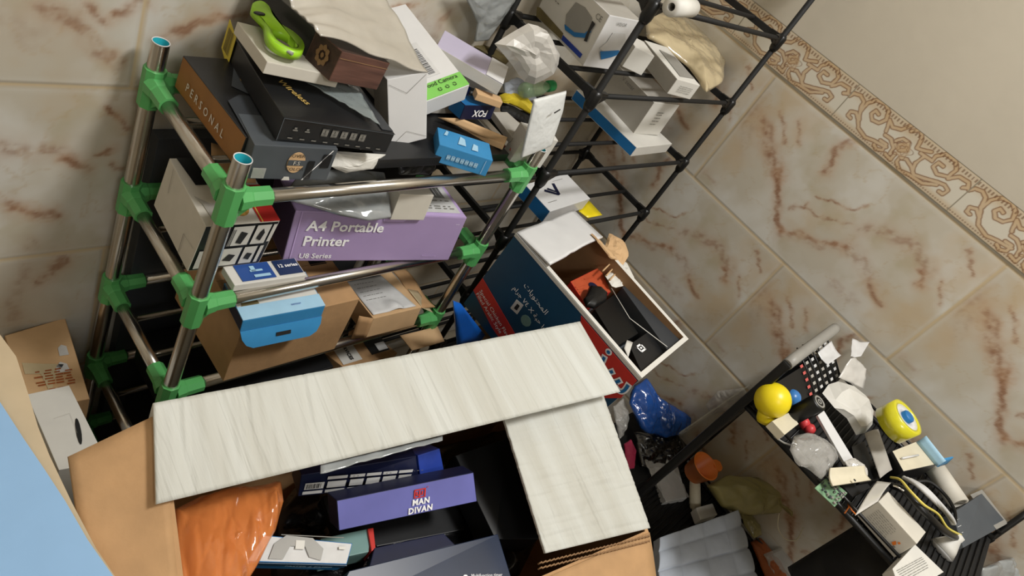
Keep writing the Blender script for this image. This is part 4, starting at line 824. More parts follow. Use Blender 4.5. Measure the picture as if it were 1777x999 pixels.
R = []; frameicon(R, .42, .42, .2, .26, .06); stickers(e, fr, R + [(.49, .52, .55, .58)], 'ink_white', 'square_mark')
e, fr, _, _ = quadbox('gadget_case', 'dark grey package in clear film along the far wall of the blue carton', PO([(1158, 606), (1190, 584), (1104, 486), (1080, 498)], 2, 0.8019), .06, 'dark_grey')
b = MB(); b.tube([fr.p(.0, .02, .003), fr.p(-.3, .55, .003), fr.p(.05, 1, .003)], .0008, 'white_card', 6); b.build('tape_seam', e)
quadbox('gadget_case', 'flat black case under the adapter at the left of the blue carton', PO([(1088, 616), (1104, 600), (1030, 530), (1012, 545)], 2, 0.7643), .05, 'charcoal')
o = sheet('paper', PO([(1090, 620), (1098, 594), (1088, 590), (1083, 604)], 2, 0.7929), 'white_card', .0008, 4, 4, None, 'small white paper corner next to the marked black box', 'paper')
e = quadbox('cardboard_box', 'plain brown cardboard box carrying the large blue carton', [P3(-.60, -.60, .566), P3(-.43, -.60, .566), P3(-.43, -.32, .566), P3(-.60, -.32, .566)], .566, 'kraft_dark')
sheet('folder', [at(794, 606, 1, -.345), at(850, 592, 1, -.345), at(800, 527, 1, -.345), at(786, 522, 1, -.345)], 'folder_blue', .003, 4, 4, None, 'bright blue folder leaning between the shoe rack and the blue carton', 'folder')

# ------------------------------------------------------------------ large open carton in the foreground
LB, RB, RF, LF = P3(-1.349, -.442, .84), P3(-.696, -.521, .84), P3(-.731, -.842, .70), at(335, 1270, 2, .70)
cen = (LB + RB + RF + LF) / 4; base = P3(cen.x, cen.y, 0)
e = empty('cardboard_box', base, 'large open cardboard box in the foreground with white ribbed flaps over its top', 'box'); 
def L(p): return Vector(p) - base
b = MB(); th = .005; top = [LB, RB, RF, LF]; inn = [p + (cen - p).normalized() * .009 for p in top]
for k in range(4):
    j = (k + 1) % 4; P = [L((top[k].x, top[k].y, 0)), L((top[j].x, top[j].y, 0)), L(top[j]), L(top[k]), L(inn[k]), L(inn[j]), L((inn[j].x, inn[j].y, .01)), L((inn[k].x, inn[k].y, .01))]
    b.poly(P, [(0, 1, 2, 3)], 'white_card' if k != 2 else 'kraft'); b.poly(P, [(3, 2, 5, 4)], 'kraft'); b.poly(P, [(4, 5, 6, 7)], 'kraft')
b.poly([L((p.x, p.y, 0)) for p in top], [(3, 2, 1, 0)], 'kraft'); b.poly([L((p.x, p.y, .01)) for p in inn], [(0, 1, 2, 3)], 'kraft')
b.build('body', e, weld=True)
def wash(sc, amp, seedv):
    def d(u, v, p, n):
        x = u * sc; w = noise.noise(Vector((x, seedv, v * .4))); s = noise.noise(Vector((x * 4.3, seedv + 9, v * .8)))
        cr = -max(0, 1 - abs(((x * .37 + .15 * math.sin(v * 2)) % 1) - .5) * 22) * 1.2
        return n * amp * (w * 1.2 + s * .7 + cr) 
    return d
def flap(q, m, d, nu, nv, lab, th=.0045, em='white_warm'):
    o = sheet('flap', [L(p) for p in q], m, th, nu, nv, d, parent=e, edge_m=em, smooth=True); o['label'] = lab; return o
flap([at(270, 875, 2, .805), at(1075, 680, 2, .822), at(1005, 558, 2, .845), at(265, 700, 2, .845)], 'cream_board', wash(26, .0016, 1.), 240, 20, 'white ribbed back flap')
flap([at(945, 960, 2, .715), at(1127, 916, 2, .712), at(1035, 655, 2, .80), at(862, 690, 2, .79)], 'cream_board', lambda u, v, p, n: n * (.0012 * noise.noise(Vector((u * 5, v * 22, 4.))) + .001 * noise.noise(Vector((u * 2, v * 60, 1.))) - .0015 * max(0, 1 - abs(u - .45 - .2 * noise.noise(Vector((v * 5, 2, 2)))) * 30)), 60, 100, 'white right flap with a long crease', th=.004)
flap([at(335, 1270, 2, .705), LB + P3(.004, -.01, -.005), at(118, 792, 2, .80), at(190, 1290, 2, .72)], 'kraft', lambda u, v, p, n: n * .003 * noise.noise(p * 14), 20, 10, 'brown left flap folded outward', em='kraft_light')
flap([LF, RF, at(1146, 1060, 2, .665), at(500, 1330, 2, .665)], 'kraft', lambda u, v, p, n: n * .002 * noise.noise(p * 14), 30, 10, 'brown front flap folded outward', em='kraft_light')
b = MB(); 
for k in range(2): 
    a, c = L(at(935, 986 - 9 * k, 2, .708)), L(at(1128, 938 - 9 * k, 2, .705)); n_ = 60
    b.tube([a.lerp(c, t / n_) + P3(0, 0, .0028 * (1 if t % 2 else -1)) for t in range(n_ + 1)], .0012, 'kraft_dark', 5)
o = b.build('corrugated_edge', e); o['label'] = 'torn corrugated edge'
o = sheet('tape', [L(p) for p in PO([(556, 822), (768, 764), (768, 755), (556, 804)], 2, .803)], 'grey_film', .0005, 24, 4, lambda u, v, p, n: n * .004 * noise.noise(p * 60), parent=e); o['label'] = 'loose strip of clear tape'
# contents
pouch('plastic_bag', PO([(300, 885), (350, 860), (400, 850), (487, 836), (492, 868), (478, 920), (452, 960), (425, 1005), (400, 1090), (320, 1090), (306, 960)], 2, .73), (0, -.2, 1), .022, 'orange_film', .010, 34, 'orange translucent plastic bag at the left inside the foreground box', 'plastic bag', seed=31, rings=34, N=150, grain=(.35, .9, .1))
pouch('plastic_bag', PO([(330, 900), (400, 870), (460, 862), (462, 900), (430, 960), (390, 1020), (330, 1040), (318, 960)], 2, .712), (0, -.2, 1), .014, 'orange_inner', .012, 30, 'deeper orange bag crumpled inside the orange translucent plastic bag', 'plastic bag', seed=33, grain=(.35, .9, .1))
pouch('plastic_bag', PO([(470, 900), (520, 835), (900, 740), (960, 880), (900, 1000), (700, 1060), (470, 1050)], 2, .57), (0, 0, 1), .025, 'black_film', .012, 18, 'black plastic bag filling the middle of the foreground box', 'plastic bag', seed=32, rings=22, N=90)
e1, f, _, _ = quadbox('carton', 'dark blue box with rows of small pale printed labels, inside the foreground box', [at(517, 861, 2, .672), at(728, 840, 2, .678), at(722, 791, 2, .712), at(523, 824, 2, .706)], .04, 'navy')
R = []
for k in range(6): x = .02 + (k * .17 if k < 2 else k * .135 + .075); w = .155 if k < 2 else .12; R += [(x + .01, .32, x + w, .62), (x + .005, .10, x + w, .24)]; R += ([(x, .72, x + w, .86)] if k else [])
stickers(e1, f, R, 'label_paper', 'printed_labels'); barcode(e1, f, .04, .36, .15, .58, n=12, c=.0012)
for k in range(3): lines(e1, f, .36 + k * .27, .46 + k * .27, [.17, .79], 'ink_grey', .03, seed=k, c=.0013)
e1, f, _, _ = quadbox('carton', 'bright royal blue box end beside the box of pale printed labels', [at(731, 840, 2, .680), at(772, 824, 2, .682), at(763, 778, 2, .714), at(725, 790, 2, .712)], .05, 'royal_blue')
e1, f, _, _ = quadbox('carton', 'glossy violet blue box with a red emblem and two lines of white lettering', [at(588, 921, 2, .690), at(828, 870, 2, .692), at(822, 819, 2, .725), at(584, 868, 2, .720)], .03, 'navy', {'T': 'violet_blue'})
text(e1, f, 'MAN\nDIVAN', .55, .30, .0115, 'ink_white', align='CENTER', bold=.0004, spacing=1.1)
R = [(.495, .58, .505, .86), (.495, .84, .58, .88), (.57, .58, .58, .86), (.51, .66, .52, .80), (.53, .60, .54, .82), (.55, .66, .56, .80), (.51, .66, .56, .69), (.495, .58, .58, .61), (.59, .88, .596, .92)]
stickers(e1, f, R, 'ink_red', 'emblem', label='red emblem')
quadbox('carton', 'grey teal box with a red end, under the violet blue box', PO([(562, 974), (640, 957), (643, 916), (556, 934)], 2, .640), .03, 'teal_grey', {'R': 'signal_red'})
e1 = quadbox('carton', 'small red book end showing beside the grey teal box', PO([(645, 956), (652, 950), (648, 915), (638, 917)], 2, .644), .03, 'signal_red')
e1, fr, bs, tp = quadbox('carton', 'light grey box with a grey device picture and blue front band, in the foreground box', [at(428, 974, 2, .700), at(602, 979, 2, .696), at(612, 942, 2, .700), at(458, 928, 2, .706)], .035, 'mid_blue', {'T': 'label_paper', 'F': 'mid_blue'})
def fq(tp): return None
pw = [((.20, .1), (.34, .1), (.40, .55), (.55, .55), (.60, .2), (.72, .1), (.74, .5), (.62, .85), (.35, .9), (.24, .6))]
stickers(e1, fr, [pw[0]], 'tin_grey', 'device_picture'); sticker(e1, fr, rect(.45, .45, .54, .75), 'white_card', 'device_highlight', c=.0008); sticker(e1, fr, rect(.9, .5, .97, .6), 'white_card', 'small_logo', c=.0008); stickers(e1, fr, [(.3, .9, .95, .93)], 'ink_grey', 'printed_line')
ff = Frame(bs[0], bs[1] - bs[0], tp[0] - bs[0], (bs[1] - bs[0]).length, (tp[0] - bs[0]).length, .0008)
sticker(e1, ff, rect(0, .62, 1, 1), 'deep_blue', 'blue_band'); text(e1, ff, 'FASTER & EASIER', .62, .86, .0075, 'pale_blue', align='CENTER', c=.002, bold=.0002); text(e1, ff, 'with everything', .62, .7, .005, 'pale_blue', align='CENTER', c=.002)
e1, fr, _, _ = quadbox('carton', 'dark midnight blue box with tiny white icons, nearest in the foreground box', [at(560, 1075, 2, .655), at(905, 1060, 2, .655), at(864, 926, 2, .665), at(606, 990, 2, .665)], .05, 'night', {'T': 'night'})
for (x, y, s) in ((.44, .60, 'Smart Home Remote'), (.70, .73, 'Multifunction timer'), (.68, .5, 'Auto power')):
    stickers(e1, fr, [[(x + .013 * math.cos(a), y + .035 * math.sin(a)) for a in range(6)]], 'ink_white', 'icon'); text(e1, fr, s, x + .03, y, .0062, 'ink_white', .02, c=.0015)
quadbox('carton', 'narrow black box behind the midnight blue box', [at(640, 985, 2, .645), at(790, 945, 2, .645), at(770, 925, 2, .645), at(650, 950, 2, .645)], .02, 'navy')
quadbox('gadget_case', 'black plastic housing at the right side inside the foreground box', [at(860, 935, 2, .66), at(935, 935, 2, .66), at(880, 760, 2, .69), at(790, 790, 2, .67)], .05, 'black_plastic')
quadbox('carton', 'black box under the violet blue box in the foreground box', [at(590, 960, 2, .60), at(900, 900, 2, .60), at(860, 800, 2, .60), at(560, 860, 2, .60)], .1, 'black_card')

# ------------------------------------------------------------------ boxes at the left
e1, fr, _, _ = quadbox('cardboard_box', 'brown cardboard box with torn reddish print, beside the shoe rack at the left', PO([(48, 712), (156, 692), (113, 551), (8, 582)], 2, .44), .43, 'kraft', {'T': 'kraft_light'})

R = []
rd = random.Random(4)
for k in range(9):
    for a in range(4):
        if rd.random() < .75: R.append((.22 + a * .16 + rd.uniform(0, .04), .16 + k * .035, .33 + a * .16 + rd.uniform(0, .05), .178 + k * .035))
stickers(e1, fr, R, 'rust', 'torn_print', label='reddish torn print')
sticker(e1, fr, [(.72, .62), (.88, .62), (.88, .74), (.8, .77), (.73, .73)], 'label_paper', 'white_patch'); sticker(e1, fr, [(.6, .4), (.82, .4), (.8, .5), (.7, .54), (.61, .48)], 'label_paper', 'white_patch')
sticker(e1, fr, [(.1, .6), (.4, .55), (.75, .5), (.5, .3), (.42, .1), (.34, .42), (.1, .45)], 'amber_film', 'tape', label='brown tape')
e1, fr, _, _ = quadbox('carton', 'white box with a black oval slot, in front of the brown box at the left', PO([(102, 815), (186, 800), (120, 668), (46, 684)], 2, .475), .30, 'white_card')
sticker(e1, fr, [(.52 + .055 * math.cos(a * .5), .42 + .17 * math.sin(a * .5)) for a in range(13)], 'black_card', 'oval_slot'); stickers(e1, fr, [seg(.05, .62, .4, .66, .004), seg(.4, .66, .48, .4, .004)], 'grey_card', 'fold_line')
quadbox('cardboard_box', 'brown cardboard box under the white slotted box at the left', [P3(-1.42, -.34, .17), P3(-1.27, -.34, .17), P3(-1.27, -.17, .17), P3(-1.42, -.17, .17)], .17, 'kraft_dark')
def slabpoly(name, label, cat, pts, h, m, fm=None, down=(0, 0, -1)):
    P = [Vector(p) for p in pts]; c = sum(P, Vector()) / len(P); dn = Vector(down) * h; n = len(P); bs = c + dn
    b = MB(); q = [p - bs for p in P]; q2 = [p + dn - bs for p in P]
    b.poly(q + q2, [tuple(range(n)), tuple(range(2 * n - 1, n - 1, -1))], m); b.poly(q + q2, [(k, (k + 1) % n, n + (k + 1) % n, n + k) for k in range(n)], fm or m)
    o = b.build(name, None, weld=True); o.location = bs; return tag(o, label, cat)
slabpoly('board', 'pale beige board standing at the left edge, behind the light blue sheet', 'board', PO([(-60, 540), (0, 580), (28, 618), (48, 680), (66, 740), (86, 790), (125, 872), (166, 950), (204, 1006), (150, 1030), (-60, 760)], 2, .80), .80, 'beige_board')
slabpoly('plastic_sheet', 'light blue plastic sheet in the bottom left corner', 'plastic sheet', PO([(-60, 620), (0, 697), (42, 762), (78, 815), (114, 870), (152, 936), (200, 1004), (200, 1050), (-60, 1050)], 2, .812), .008, 'powder_blue')

# ------------------------------------------------------------------ black side stand along the right wall
SX0, SX1, SY0, SY1, SZ = -.412, -.045, -.778, -1.272, .80
so = P3(-.22, -1.02, 0); st = empty('side_stand', so, 'black metal stand by the right wall, its tray piled with small gadgets', 'stand')
def sp(b, n): o = b.build(n, st); o.location = -so; return o
XM = -.15
b = MB(); b.box((SX0 - .008, SY0 - .009, 0), (SX0 + .008, SY0 + .009, .925), 'black_plastic', .004); sp(b, 'end_post')
b = MB(); b.box((XM - .008, SY0 - .006, SZ), (XM + .008, SY0 + .006, .925), 'black_plastic', .004); sp(b, 'end_post')
b = MB(); b.tube([(SX0, SY0, .92), (SX0 + .02, SY0, .927), (XM - .02, SY0, .932), (XM, SY0, .93)], .0105, 'tin_grey', 14); sp(b, 'end_bar')['label'] = 'grey top bar'
b = MB(); b.box((SX0 + .01, SY0 + .001, SZ + .01), (XM - .01, SY0 + .006, .915), 'black_plastic', .001); sp(b, 'end_panel')
for z in (.45, .62): b = MB(); b.tube([(SX0, SY0, z), (SX1, SY0, z)], .006, 'black_plastic', 10); sp(b, 'cross_bar')
b = MB(); b.box((SX1 - .006, SY0 - .006, 0), (SX1 + .006, SY0 + .006, SZ), 'black_plastic', .003); sp(b, 'end_post')
for x in (SX0, SX1):
    b = MB(); b.box((x - .006, SY1 - .006, 0), (x + .006, SY1 + .006, SZ + .005), 'black_plastic', .003); sp(b, 'end_post')
a, c = at(1679, 962, 1, SY1), at(1770, 898, 1, SY1)
b = MB(); b.tube([a + (a - c) * .5, a, c, c + (c - a) * .25], .0065, 'black_plastic', 12); sp(b, 'slanted_support')
for z, nm in ((SZ, 'tray'), (.335, 'lower_tray')):
    b = MB(); b.box((SX0, SY1, z - .003), (SX1, SY0, z), 'black_matte')
    for k in range(44):
        y = SY0 + (SY1 - SY0) * k / 44; b.tube([(SX0, y, z + .003), (SX1, y, z + .003)], .0014, 'black_plastic', 6)
    sp(b, nm)
    for x in (SX0, SX1):
        b = MB(); b.tube([(x, SY0, z + .003), (x, SY1, z + .003)], .0062, 'black_plastic', 12); b.tube([(x, SY0, z + .022), (x, SY1, z + .022)], .003, 'black_plastic', 10); sp(b, 'tray_rail')
b = MB(); h0 = at(1336, 660, 1, SY0 + .01); b.tube([h0, h0 + P3(-.012, 0, .006), h0 + P3(-.018, 0, .018), h0 + P3(-.008, 0, .026)], .0028, 'black_plastic', 8); sp(b, 'hook')
def att(x, y, ax, v): return at(x, y, ax, v + .118 if ax == 2 else v)
# gadgets in the tray
def TZ(pts, z): return [att(x, y, 2, z) for x, y in pts]
def lath(name, label, cat, a, c, prof, m, parts=None, n=32):
    t = empty(name, a, label, cat, (c - a).to_track_quat('Z', 'Y').to_euler()); b = MB(); b.lathe(prof, m, n=n); b.build('body', t); return t
cb = at(1341, 694, 2, .852); a = at(1326, 728, 2, .815)
t = empty('toy_bulb', a, 'yellow round headed plastic toy bulb at the far end of the stand tray', 'toy', (cb - a).to_track_quat('Z', 'Y').to_euler()); Lb = (cb - a).length; rb = 28.5 / FPX * (cb - CAM).length
b = MB(); prof = [(.0001, -.006), (.011, -.006), (.0145, 0), (.0155, .006), (.0175, Lb - .022)]; b.lathe(prof, 'yellow'); b.build('handle', t)
b = MB(); b.lathe([(max(.0001, rb * math.cos(x)), Lb + rb * math.sin(x)) for x in [(-math.pi / 2) + k * math.pi / 20 for k in range(21)]], 'yellow', n=40); b.build('round_head', t)
cb = at(1374, 690, 2, .835); rb = 14 / FPX * (cb - CAM).length; a = at(1387, 716, 2, .825)
t = empty('toy_rattle', a, 'small blue ball ended toy with a red tip, beside the yellow toy bulb', 'toy', (cb - a).to_track_quat('Z', 'Y').to_euler()); Lb = (cb - a).length
b = MB(); b.lathe([(max(.0001, rb * math.cos(x)), Lb + rb * math.sin(x)) for x in [(-math.pi / 2) + k * math.pi / 16 for k in range(17)]], 'ball_blue'); b.build('ball', t)
b = MB(); b.lathe([(.0001, 0), (.008, 0), (.006, Lb * .5), (.009, Lb - .008)], 'pale_blue'); b.build('stem', t)
b = MB(); b.lathe([(.0001, -.034), (.009, -.032), (.0105, -.02), (.009, -.012), (.0001, -.012)], 'toy_red'); b.build('red_end', t); b = MB(); b.lathe([(.0001, -.012), (.008, -.012), (.008, 0), (.0001, 0)], 'kraft_light'); b.build('tan_collar', t)
lath('plastic_bead', 'small round dark red bead behind the toy with a red tip', 'bead', att(1405, 745, 2, .70), att(1406, 735, 2, .71), [(.0001, -.008), (.0095, -.004), (.011, .002), (.008, .009), (.0001, .011)], 'toy_red')
e1, fr, _, _ = quadbox('adapter', 'small light grey plastic block below the yellow toy bulb', TZ([(1362, 754), (1386, 735), (1372, 714), (1340, 730)], .722), .018, 'cream_plastic'); 
b = MB(); b.tube(TZ([(1338, 730), (1336, 742), (1345, 758), (1360, 768), (1372, 772)], .70), .0018, 'tin_grey', 8); tag(b.build('cable'), 'grey cable curling around the light grey block', 'cable')
# keypad
T0 = TZ([(1392, 705), (1462, 640), (1448, 600), (1345, 655)], .735)
e1, fr, _, _ = quadbox('keypad', 'black keypad gadget with rows of small pale keys, against the far end panel', [att(1400, 700, 2, .715), att(1462, 655, 2, .735), att(1440, 606, 2, .765), att(1340, 668, 2, .735)], .022, 'black_plastic')
for r in range(6):
    R = []
    for k in range(7): R.append((.10 + r * .145 + .03 * math.sin(k * .6), .08 + k * .125, .165 + r * .145 + .03 * math.sin(k * .6), .13 + k * .125))
    stickers(e1, fr, R, ('coral', 'grey_card', 'label_paper', 'grey_card', 'label_paper', 'label_paper')[r], 'key_row', c=.0015)
    b = MB(); b.tube([fr.p(.18 + r * .145, .02, .003), fr.p(.21 + r * .145, .45, .005), fr.p(.18 + r * .145, .93, .003)], .0016, 'black_card', 6); b.build('ridge', e1)
def folded(name, label, px, z, m='white_gloss', s=.004, cat='paper', sd=1.): 
    return sheet(name, [att(x, y, 2, zz) for (x, y), zz in zip(px, z)], m, .0008, 12, 12, lambda u, v, p, n: n * (abs(u - .5) * s * 2 - s + ridge(p + Vector((sd, 0, 0)), 30) * s), label, cat)
folded('paper_tag', 'folded white paper tag on top of the black keypad gadget', [(1418, 612), (1436, 633), (1459, 617), (1442, 592)], (.77, .77, .775, .78))
folded('paper_tag', 'white paper tag hanging nearest the wall behind the keypad', [(1476, 618), (1494, 618), (1508, 594), (1478, 588)], (.79, .79, .79, .79), sd=4)
sheet('plastic_sleeve', [att(1455, 655, 2, .75), att(1498, 675, 2, .74), att(1502, 640, 2, .77), att(1478, 614, 2, .785)], 'cloudy_film', .0006, 12, 12, lambda u, v, p, n: n * ridge(p, 30) * .008, 'grey translucent sleeve below the paper tag near the wall', 'plastic')
for k, q in enumerate([[(1426, 678), (1444, 695), (1486, 690), (1440, 660)], ]):
    o = pouch('wrapping_paper', [att(x, y, 2, z) for x, y, z in ((1427, 682, .73), (1444, 658, .74), (1490, 672, .75), (1506, 690, .74), (1519, 720, .73), (1512, 742, .72), (1490, 760, .71), (1480, 748, .715), (1468, 722, .725), (1446, 706, .73))], (-.5, -.3, .8), .024, 'white_card', .012, 18, 'crumpled white paper cone in the middle of the tray', 'paper', seed=43, flat=(3, 11))
# motor cylinder
a = att(1374, 722, 2, .715); c = a + image_axis(1400, 705, 57, 30, .45) * .062
t = empty('lens_barrel', a, 'short black cylinder with a patterned end, beside the crumpled white paper', 'gadget', (c - a).to_track_quat('Z', 'Y').to_euler()); Lc = (c - a).length
b = MB(); b.lathe([(.0001, 0), (.0155, 0), (.0165, .003), (.0165, Lc - .002), (.015, Lc), (.0001, Lc)], 'black_plastic'); b.build('body', t)
b = MB(); b.lathe([(.009, Lc), (.0125, Lc), (.0125, Lc + .001), (.009, Lc + .001), (.009, Lc)], 'tin_grey'); b.lathe([(.003, Lc), (.005, Lc), (.005, Lc + .001), (.003, Lc + .001), (.003, Lc)], 'tin_grey'); b.build('end_ring', t)
# white stick and scraper
a = att(1424, 716, 2, .73); c = att(1482, 815, 2, .715)
e1, fr, _, _ = quadbox('plastic_strip', 'long white plastic strip lying diagonally across the tray', [att(1419, 720, 2, .728), att(1430, 712, 2, .732), att(1484, 800, 2, .718), att(1468, 806, 2, .714)], .006, 'white_gloss')
pouch('plastic_bag', TZ([(1466, 800), (1480, 795), (1500, 806), (1506, 826), (1495, 832), (1478, 820)], .725), (0, 0, 1), .008, 'cloudy_film', .004, 60, 'small knot of white plastic at the near end of the white strip', 'plastic', seed=44)
o = sheet('scraper', [att(1452, 838, 2, .735), att(1511, 833, 2, .735), att(1500, 808, 2, .742), att(1440, 812, 2, .735)], 'cream_plastic', .0025, 20, 12, lambda u, v, p, n: Vector((0, 0, -.010 * (1 - u) * (1 - v))) + n * -.004 * math.sin(v * 3.1), 'curved cream plastic plate with a small hole, across the tray rail', 'plastic plate')
b = MB(); hc = att(1483, 833, 2, .738); b.lathe([(.0001, 0), (.0024, 0), (.0024, .0008), (.0001, .0008)], 'black_card', Matrix.Translation(hc)); h = b.build('screw_hole', o); h.matrix_parent_inverse = Matrix.Translation(o.location).inverted()
pouch('plastic_bag', TZ([(1370, 780), (1378, 756), (1402, 750), (1428, 762), (1446, 780), (1450, 800), (1436, 815), (1425, 832), (1404, 815), (1385, 805)], .715), (-.2, -.2, 1), .026, 'clear_film', .009, 30, 'ball of crumpled clear plastic in the tray', 'plastic bag', seed=45)
e1, fr, _, _ = quadbox('circuit_board', 'green circuit board at the near side of the clear plastic ball', TZ([(1449, 879), (1471, 855), (1437, 826), (1414, 846)], .705), .002, 'pcb')
R = []
rd = random.Random(9)
for k in range(26): x, y = rd.random() * .9, rd.random() * .9; R.append((x, y, x + rd.uniform(.03, .12), y + rd.uniform(.03, .1)))
b = MB()
for r in R: q = [fr.p(*p, .0) for p in rect(*r)]; b.hexa(q + [p + fr.n * .003 for p in q], 'tin_grey' if rd.random() < .5 else 'charcoal')
b.build('components', e1)
b = MB(); b.tube(TZ([(1466, 890), (1473, 880), (1470, 868), (1478, 885), (1486, 893)], .70), .0012, 'orange', 6); tag(b.build('wire'), 'thin orange wire beside the circuit board', 'wire')
e1, fr, _, _ = quadbox('gadget_case', 'black plastic cover between the white strip and the grey band', TZ([(1492, 838), (1526, 832), (1500, 765), (1478, 775)], .712), .02, 'black_plastic')
e1, fr, _, _ = quadbox('gadget_case', 'black ribbed plastic tray piece near the scraper plate', TZ([(1480, 862), (1512, 845), (1498, 830), (1462, 842)], .703), .014, 'black_matte')
sheet('plastic_band', [att(1527, 830, 2, .725), att(1548, 815, 2, .735), att(1524, 745, 2, .735), att(1500, 752, 2, .725)], 'grey_card', .001, 10, 4, lambda u, v, p, n: n * .004 * math.sin(u * 3), 'wide grey band running past the tape dispenser', 'band')
sheet('box_flap', [att(1484, 894, 2, .755), att(1524, 869, 2, .762), att(1546, 838, 2, .755), att(1522, 835, 2, .745)], 'cloudy_film', .001, 8, 8, lambda u, v, p, n: n * .003 * math.sin(v * 3), 'pale translucent flap at the far end of the printed white box', 'plastic')
e1, D = carton('carton', 'white box with small printed text and an orange mark, in the tray', FIT['text_box'], 'white_warm')
f = face(D, 'L'); lines(e1, f, .12, .62, [.3, .38, .46, .54, .62, .70, .78], 'ink_grey', .015, seed=2); stickers(e1, f, [((.74, .34), (.80, .3), (.82, .42), (.76, .5)), ((.80, .5), (.84, .48), (.85, .56), (.81, .58))], 'orange', 'orange_mark'); text(e1, f, '3x', .82, .16, .009, 'ink', 1.57)
e1, fr, _, _ = quadbox('carton', 'small white box with grey printing at the bottom of the photo, beside the white bulb', [att(1566, 1035, 2, .715), att(1638, 992, 2, .715), att(1588, 944, 2, .715), att(1549, 986, 2, .715)], .022, 'white_card')
lines(e1, fr, .2, .8, [.35, .42, .5, .57, .64, .7], 'ink_grey', .02, seed=12)
# tape dispenser
axd = image_axis(1560, 728, 38, 18, .36); ax0 = at(1543, 738, 2, .90); ax1 = ax0 + axd
t = empty('tape_roll', ax0, 'roll of yellow adhesive tape with a white and blue core, on the stand', 'tape', (ax1 - ax0).to_track_quat('Z', 'Y').to_euler()); Lc = .038; rr = .036
b = MB(); b.lathe([(.027, 0), (rr, 0), (rr, Lc), (.027, Lc), (.027, 0)], 'tape_yellow', n=48); b.build('tape', t); b = MB(); b.lathe([(.012, .002), (.027, .002), (.027, Lc - .001), (.012, Lc - .004), (.012, .002)], 'white_gloss', n=40); b.build('core_ring', t)
b = MB(); b.lathe([(.0001, .004), (.012, .004), (.012, Lc + .003), (.010, Lc + .005), (.0001, Lc + .006)], 'mid_blue', n=28); b.build('hub', t)
e1, fr, bs, tp = quadbox('tape_dispenser', 'white and blue desk tape dispenser beside the yellow tape roll', [att(1568, 818, 2, .745), att(1628, 805, 2, .752), att(1598, 762, 2, .752), att(1548, 782, 2, .745)], .045, 'black_card', {'T': 'cream_plastic', 'R': 'pale_blue', 'B': 'pale_blue'})
b = MB(); b.tube([fr.p(.15, .52, .003), fr.p(.62, .52, .003)], .002, 'white_gloss', 8); b.build('cutter_slot', e1)
o = sheet('blue_rim', [fr.p(.9, -.1, 0), fr.p(.9, 1.12, 0), fr.p(.93, 1.12, .022), fr.p(.93, -.1, .02)], 'pale_blue', .003, 6, 3, parent=e1); o['label'] = 'pale blue rim'
o = sheet('blue_rim', [fr.p(.9, -.1, 0), fr.p(1.2, -.06, 0.0), fr.p(1.2, -.0, .02), fr.p(.93, 0, .02)], 'sky_blue', .003, 4, 3, parent=e1)
a = att(1618, 806, 2, .72); c = att(1664, 874, 2, .72); lath('tube', 'off white cardboard tube lying below the tape dispenser against the wall', 'tube', a, c, [(.012, 0), (.019, 0), (.019, (c - a).length), (.012, (c - a).length), (.012, 0)], 'white_warm')
# cables
def cable(name, label, pts, r, m, z0):
    P = [att(x, y, 2, z) for x, y, z in pts]; S = []
    for k in range(len(P) - 1):
        for s in range(8):
            t_ = s / 8; a_, b_, c_, d_ = P[max(0, k - 1)], P[k], P[k + 1], P[min(len(P) - 1, k + 2)]
            S.append(.5 * ((2 * b_) + (c_ - a_) * t_ + (2 * a_ - 5 * b_ + 4 * c_ - d_) * t_ ** 2 + (3 * b_ - a_ - 3 * c_ + d_) * t_ ** 3))
    S.append(P[-1]); b = MB(); b.tube(S, r, m, 10); return tag(b.build(name), label, 'cable')
cable('cable', 'yellow cable arching over the printed white box', [(1546, 828, .745), (1562, 832, .765), (1580, 852, .775), (1604, 876, .775), (1628, 892, .76), (1645, 916, .74), (1672, 930, .71)], .0022, 'tile_yellow', 0)
cable('cable', 'thick black cable running alongside the yellow cable', [(1548, 842, .74), (1570, 852, .76), (1592, 876, .765), (1616, 900, .76), (1640, 922, .735), (1662, 934, .71)], .0062, 'black_plastic', 0)
for k in range(3): cable('cable', ('grey cable next to the yellow cable in the bundle', 'middle grey cable of the bundle', 'grey cable nearest the wall in the bundle')[k], [(1568 + 6 * k, 828 + 2 * k, .75), (1592 + 6 * k, 842 + 2 * k, .77), (1618 + 5 * k, 866 + 2 * k, .77), (1642 + 4 * k, 890 + 3 * k, .75), (1652 + 2 * k, 908, .73)], .0036, 'label_paper', 0)['group'] = 'grey cables in the bundle'
cable('cable', 'black cable loop at the far wall side of the cable bundle', [(1580, 838, .75), (1612, 836, .765), (1640, 858, .765), (1656, 884, .75), (1658, 906, .73)], .003, 'black_plastic', 0)
cable('metal_ring', 'shiny metal loop between the scraper plate and the cables', [(1550, 842, .755), (1560, 846, .76), (1576, 856, .762), (1588, 858, .76), (1578, 864, .757)], .0016, 'steel', 0)['category'] = 'ring'
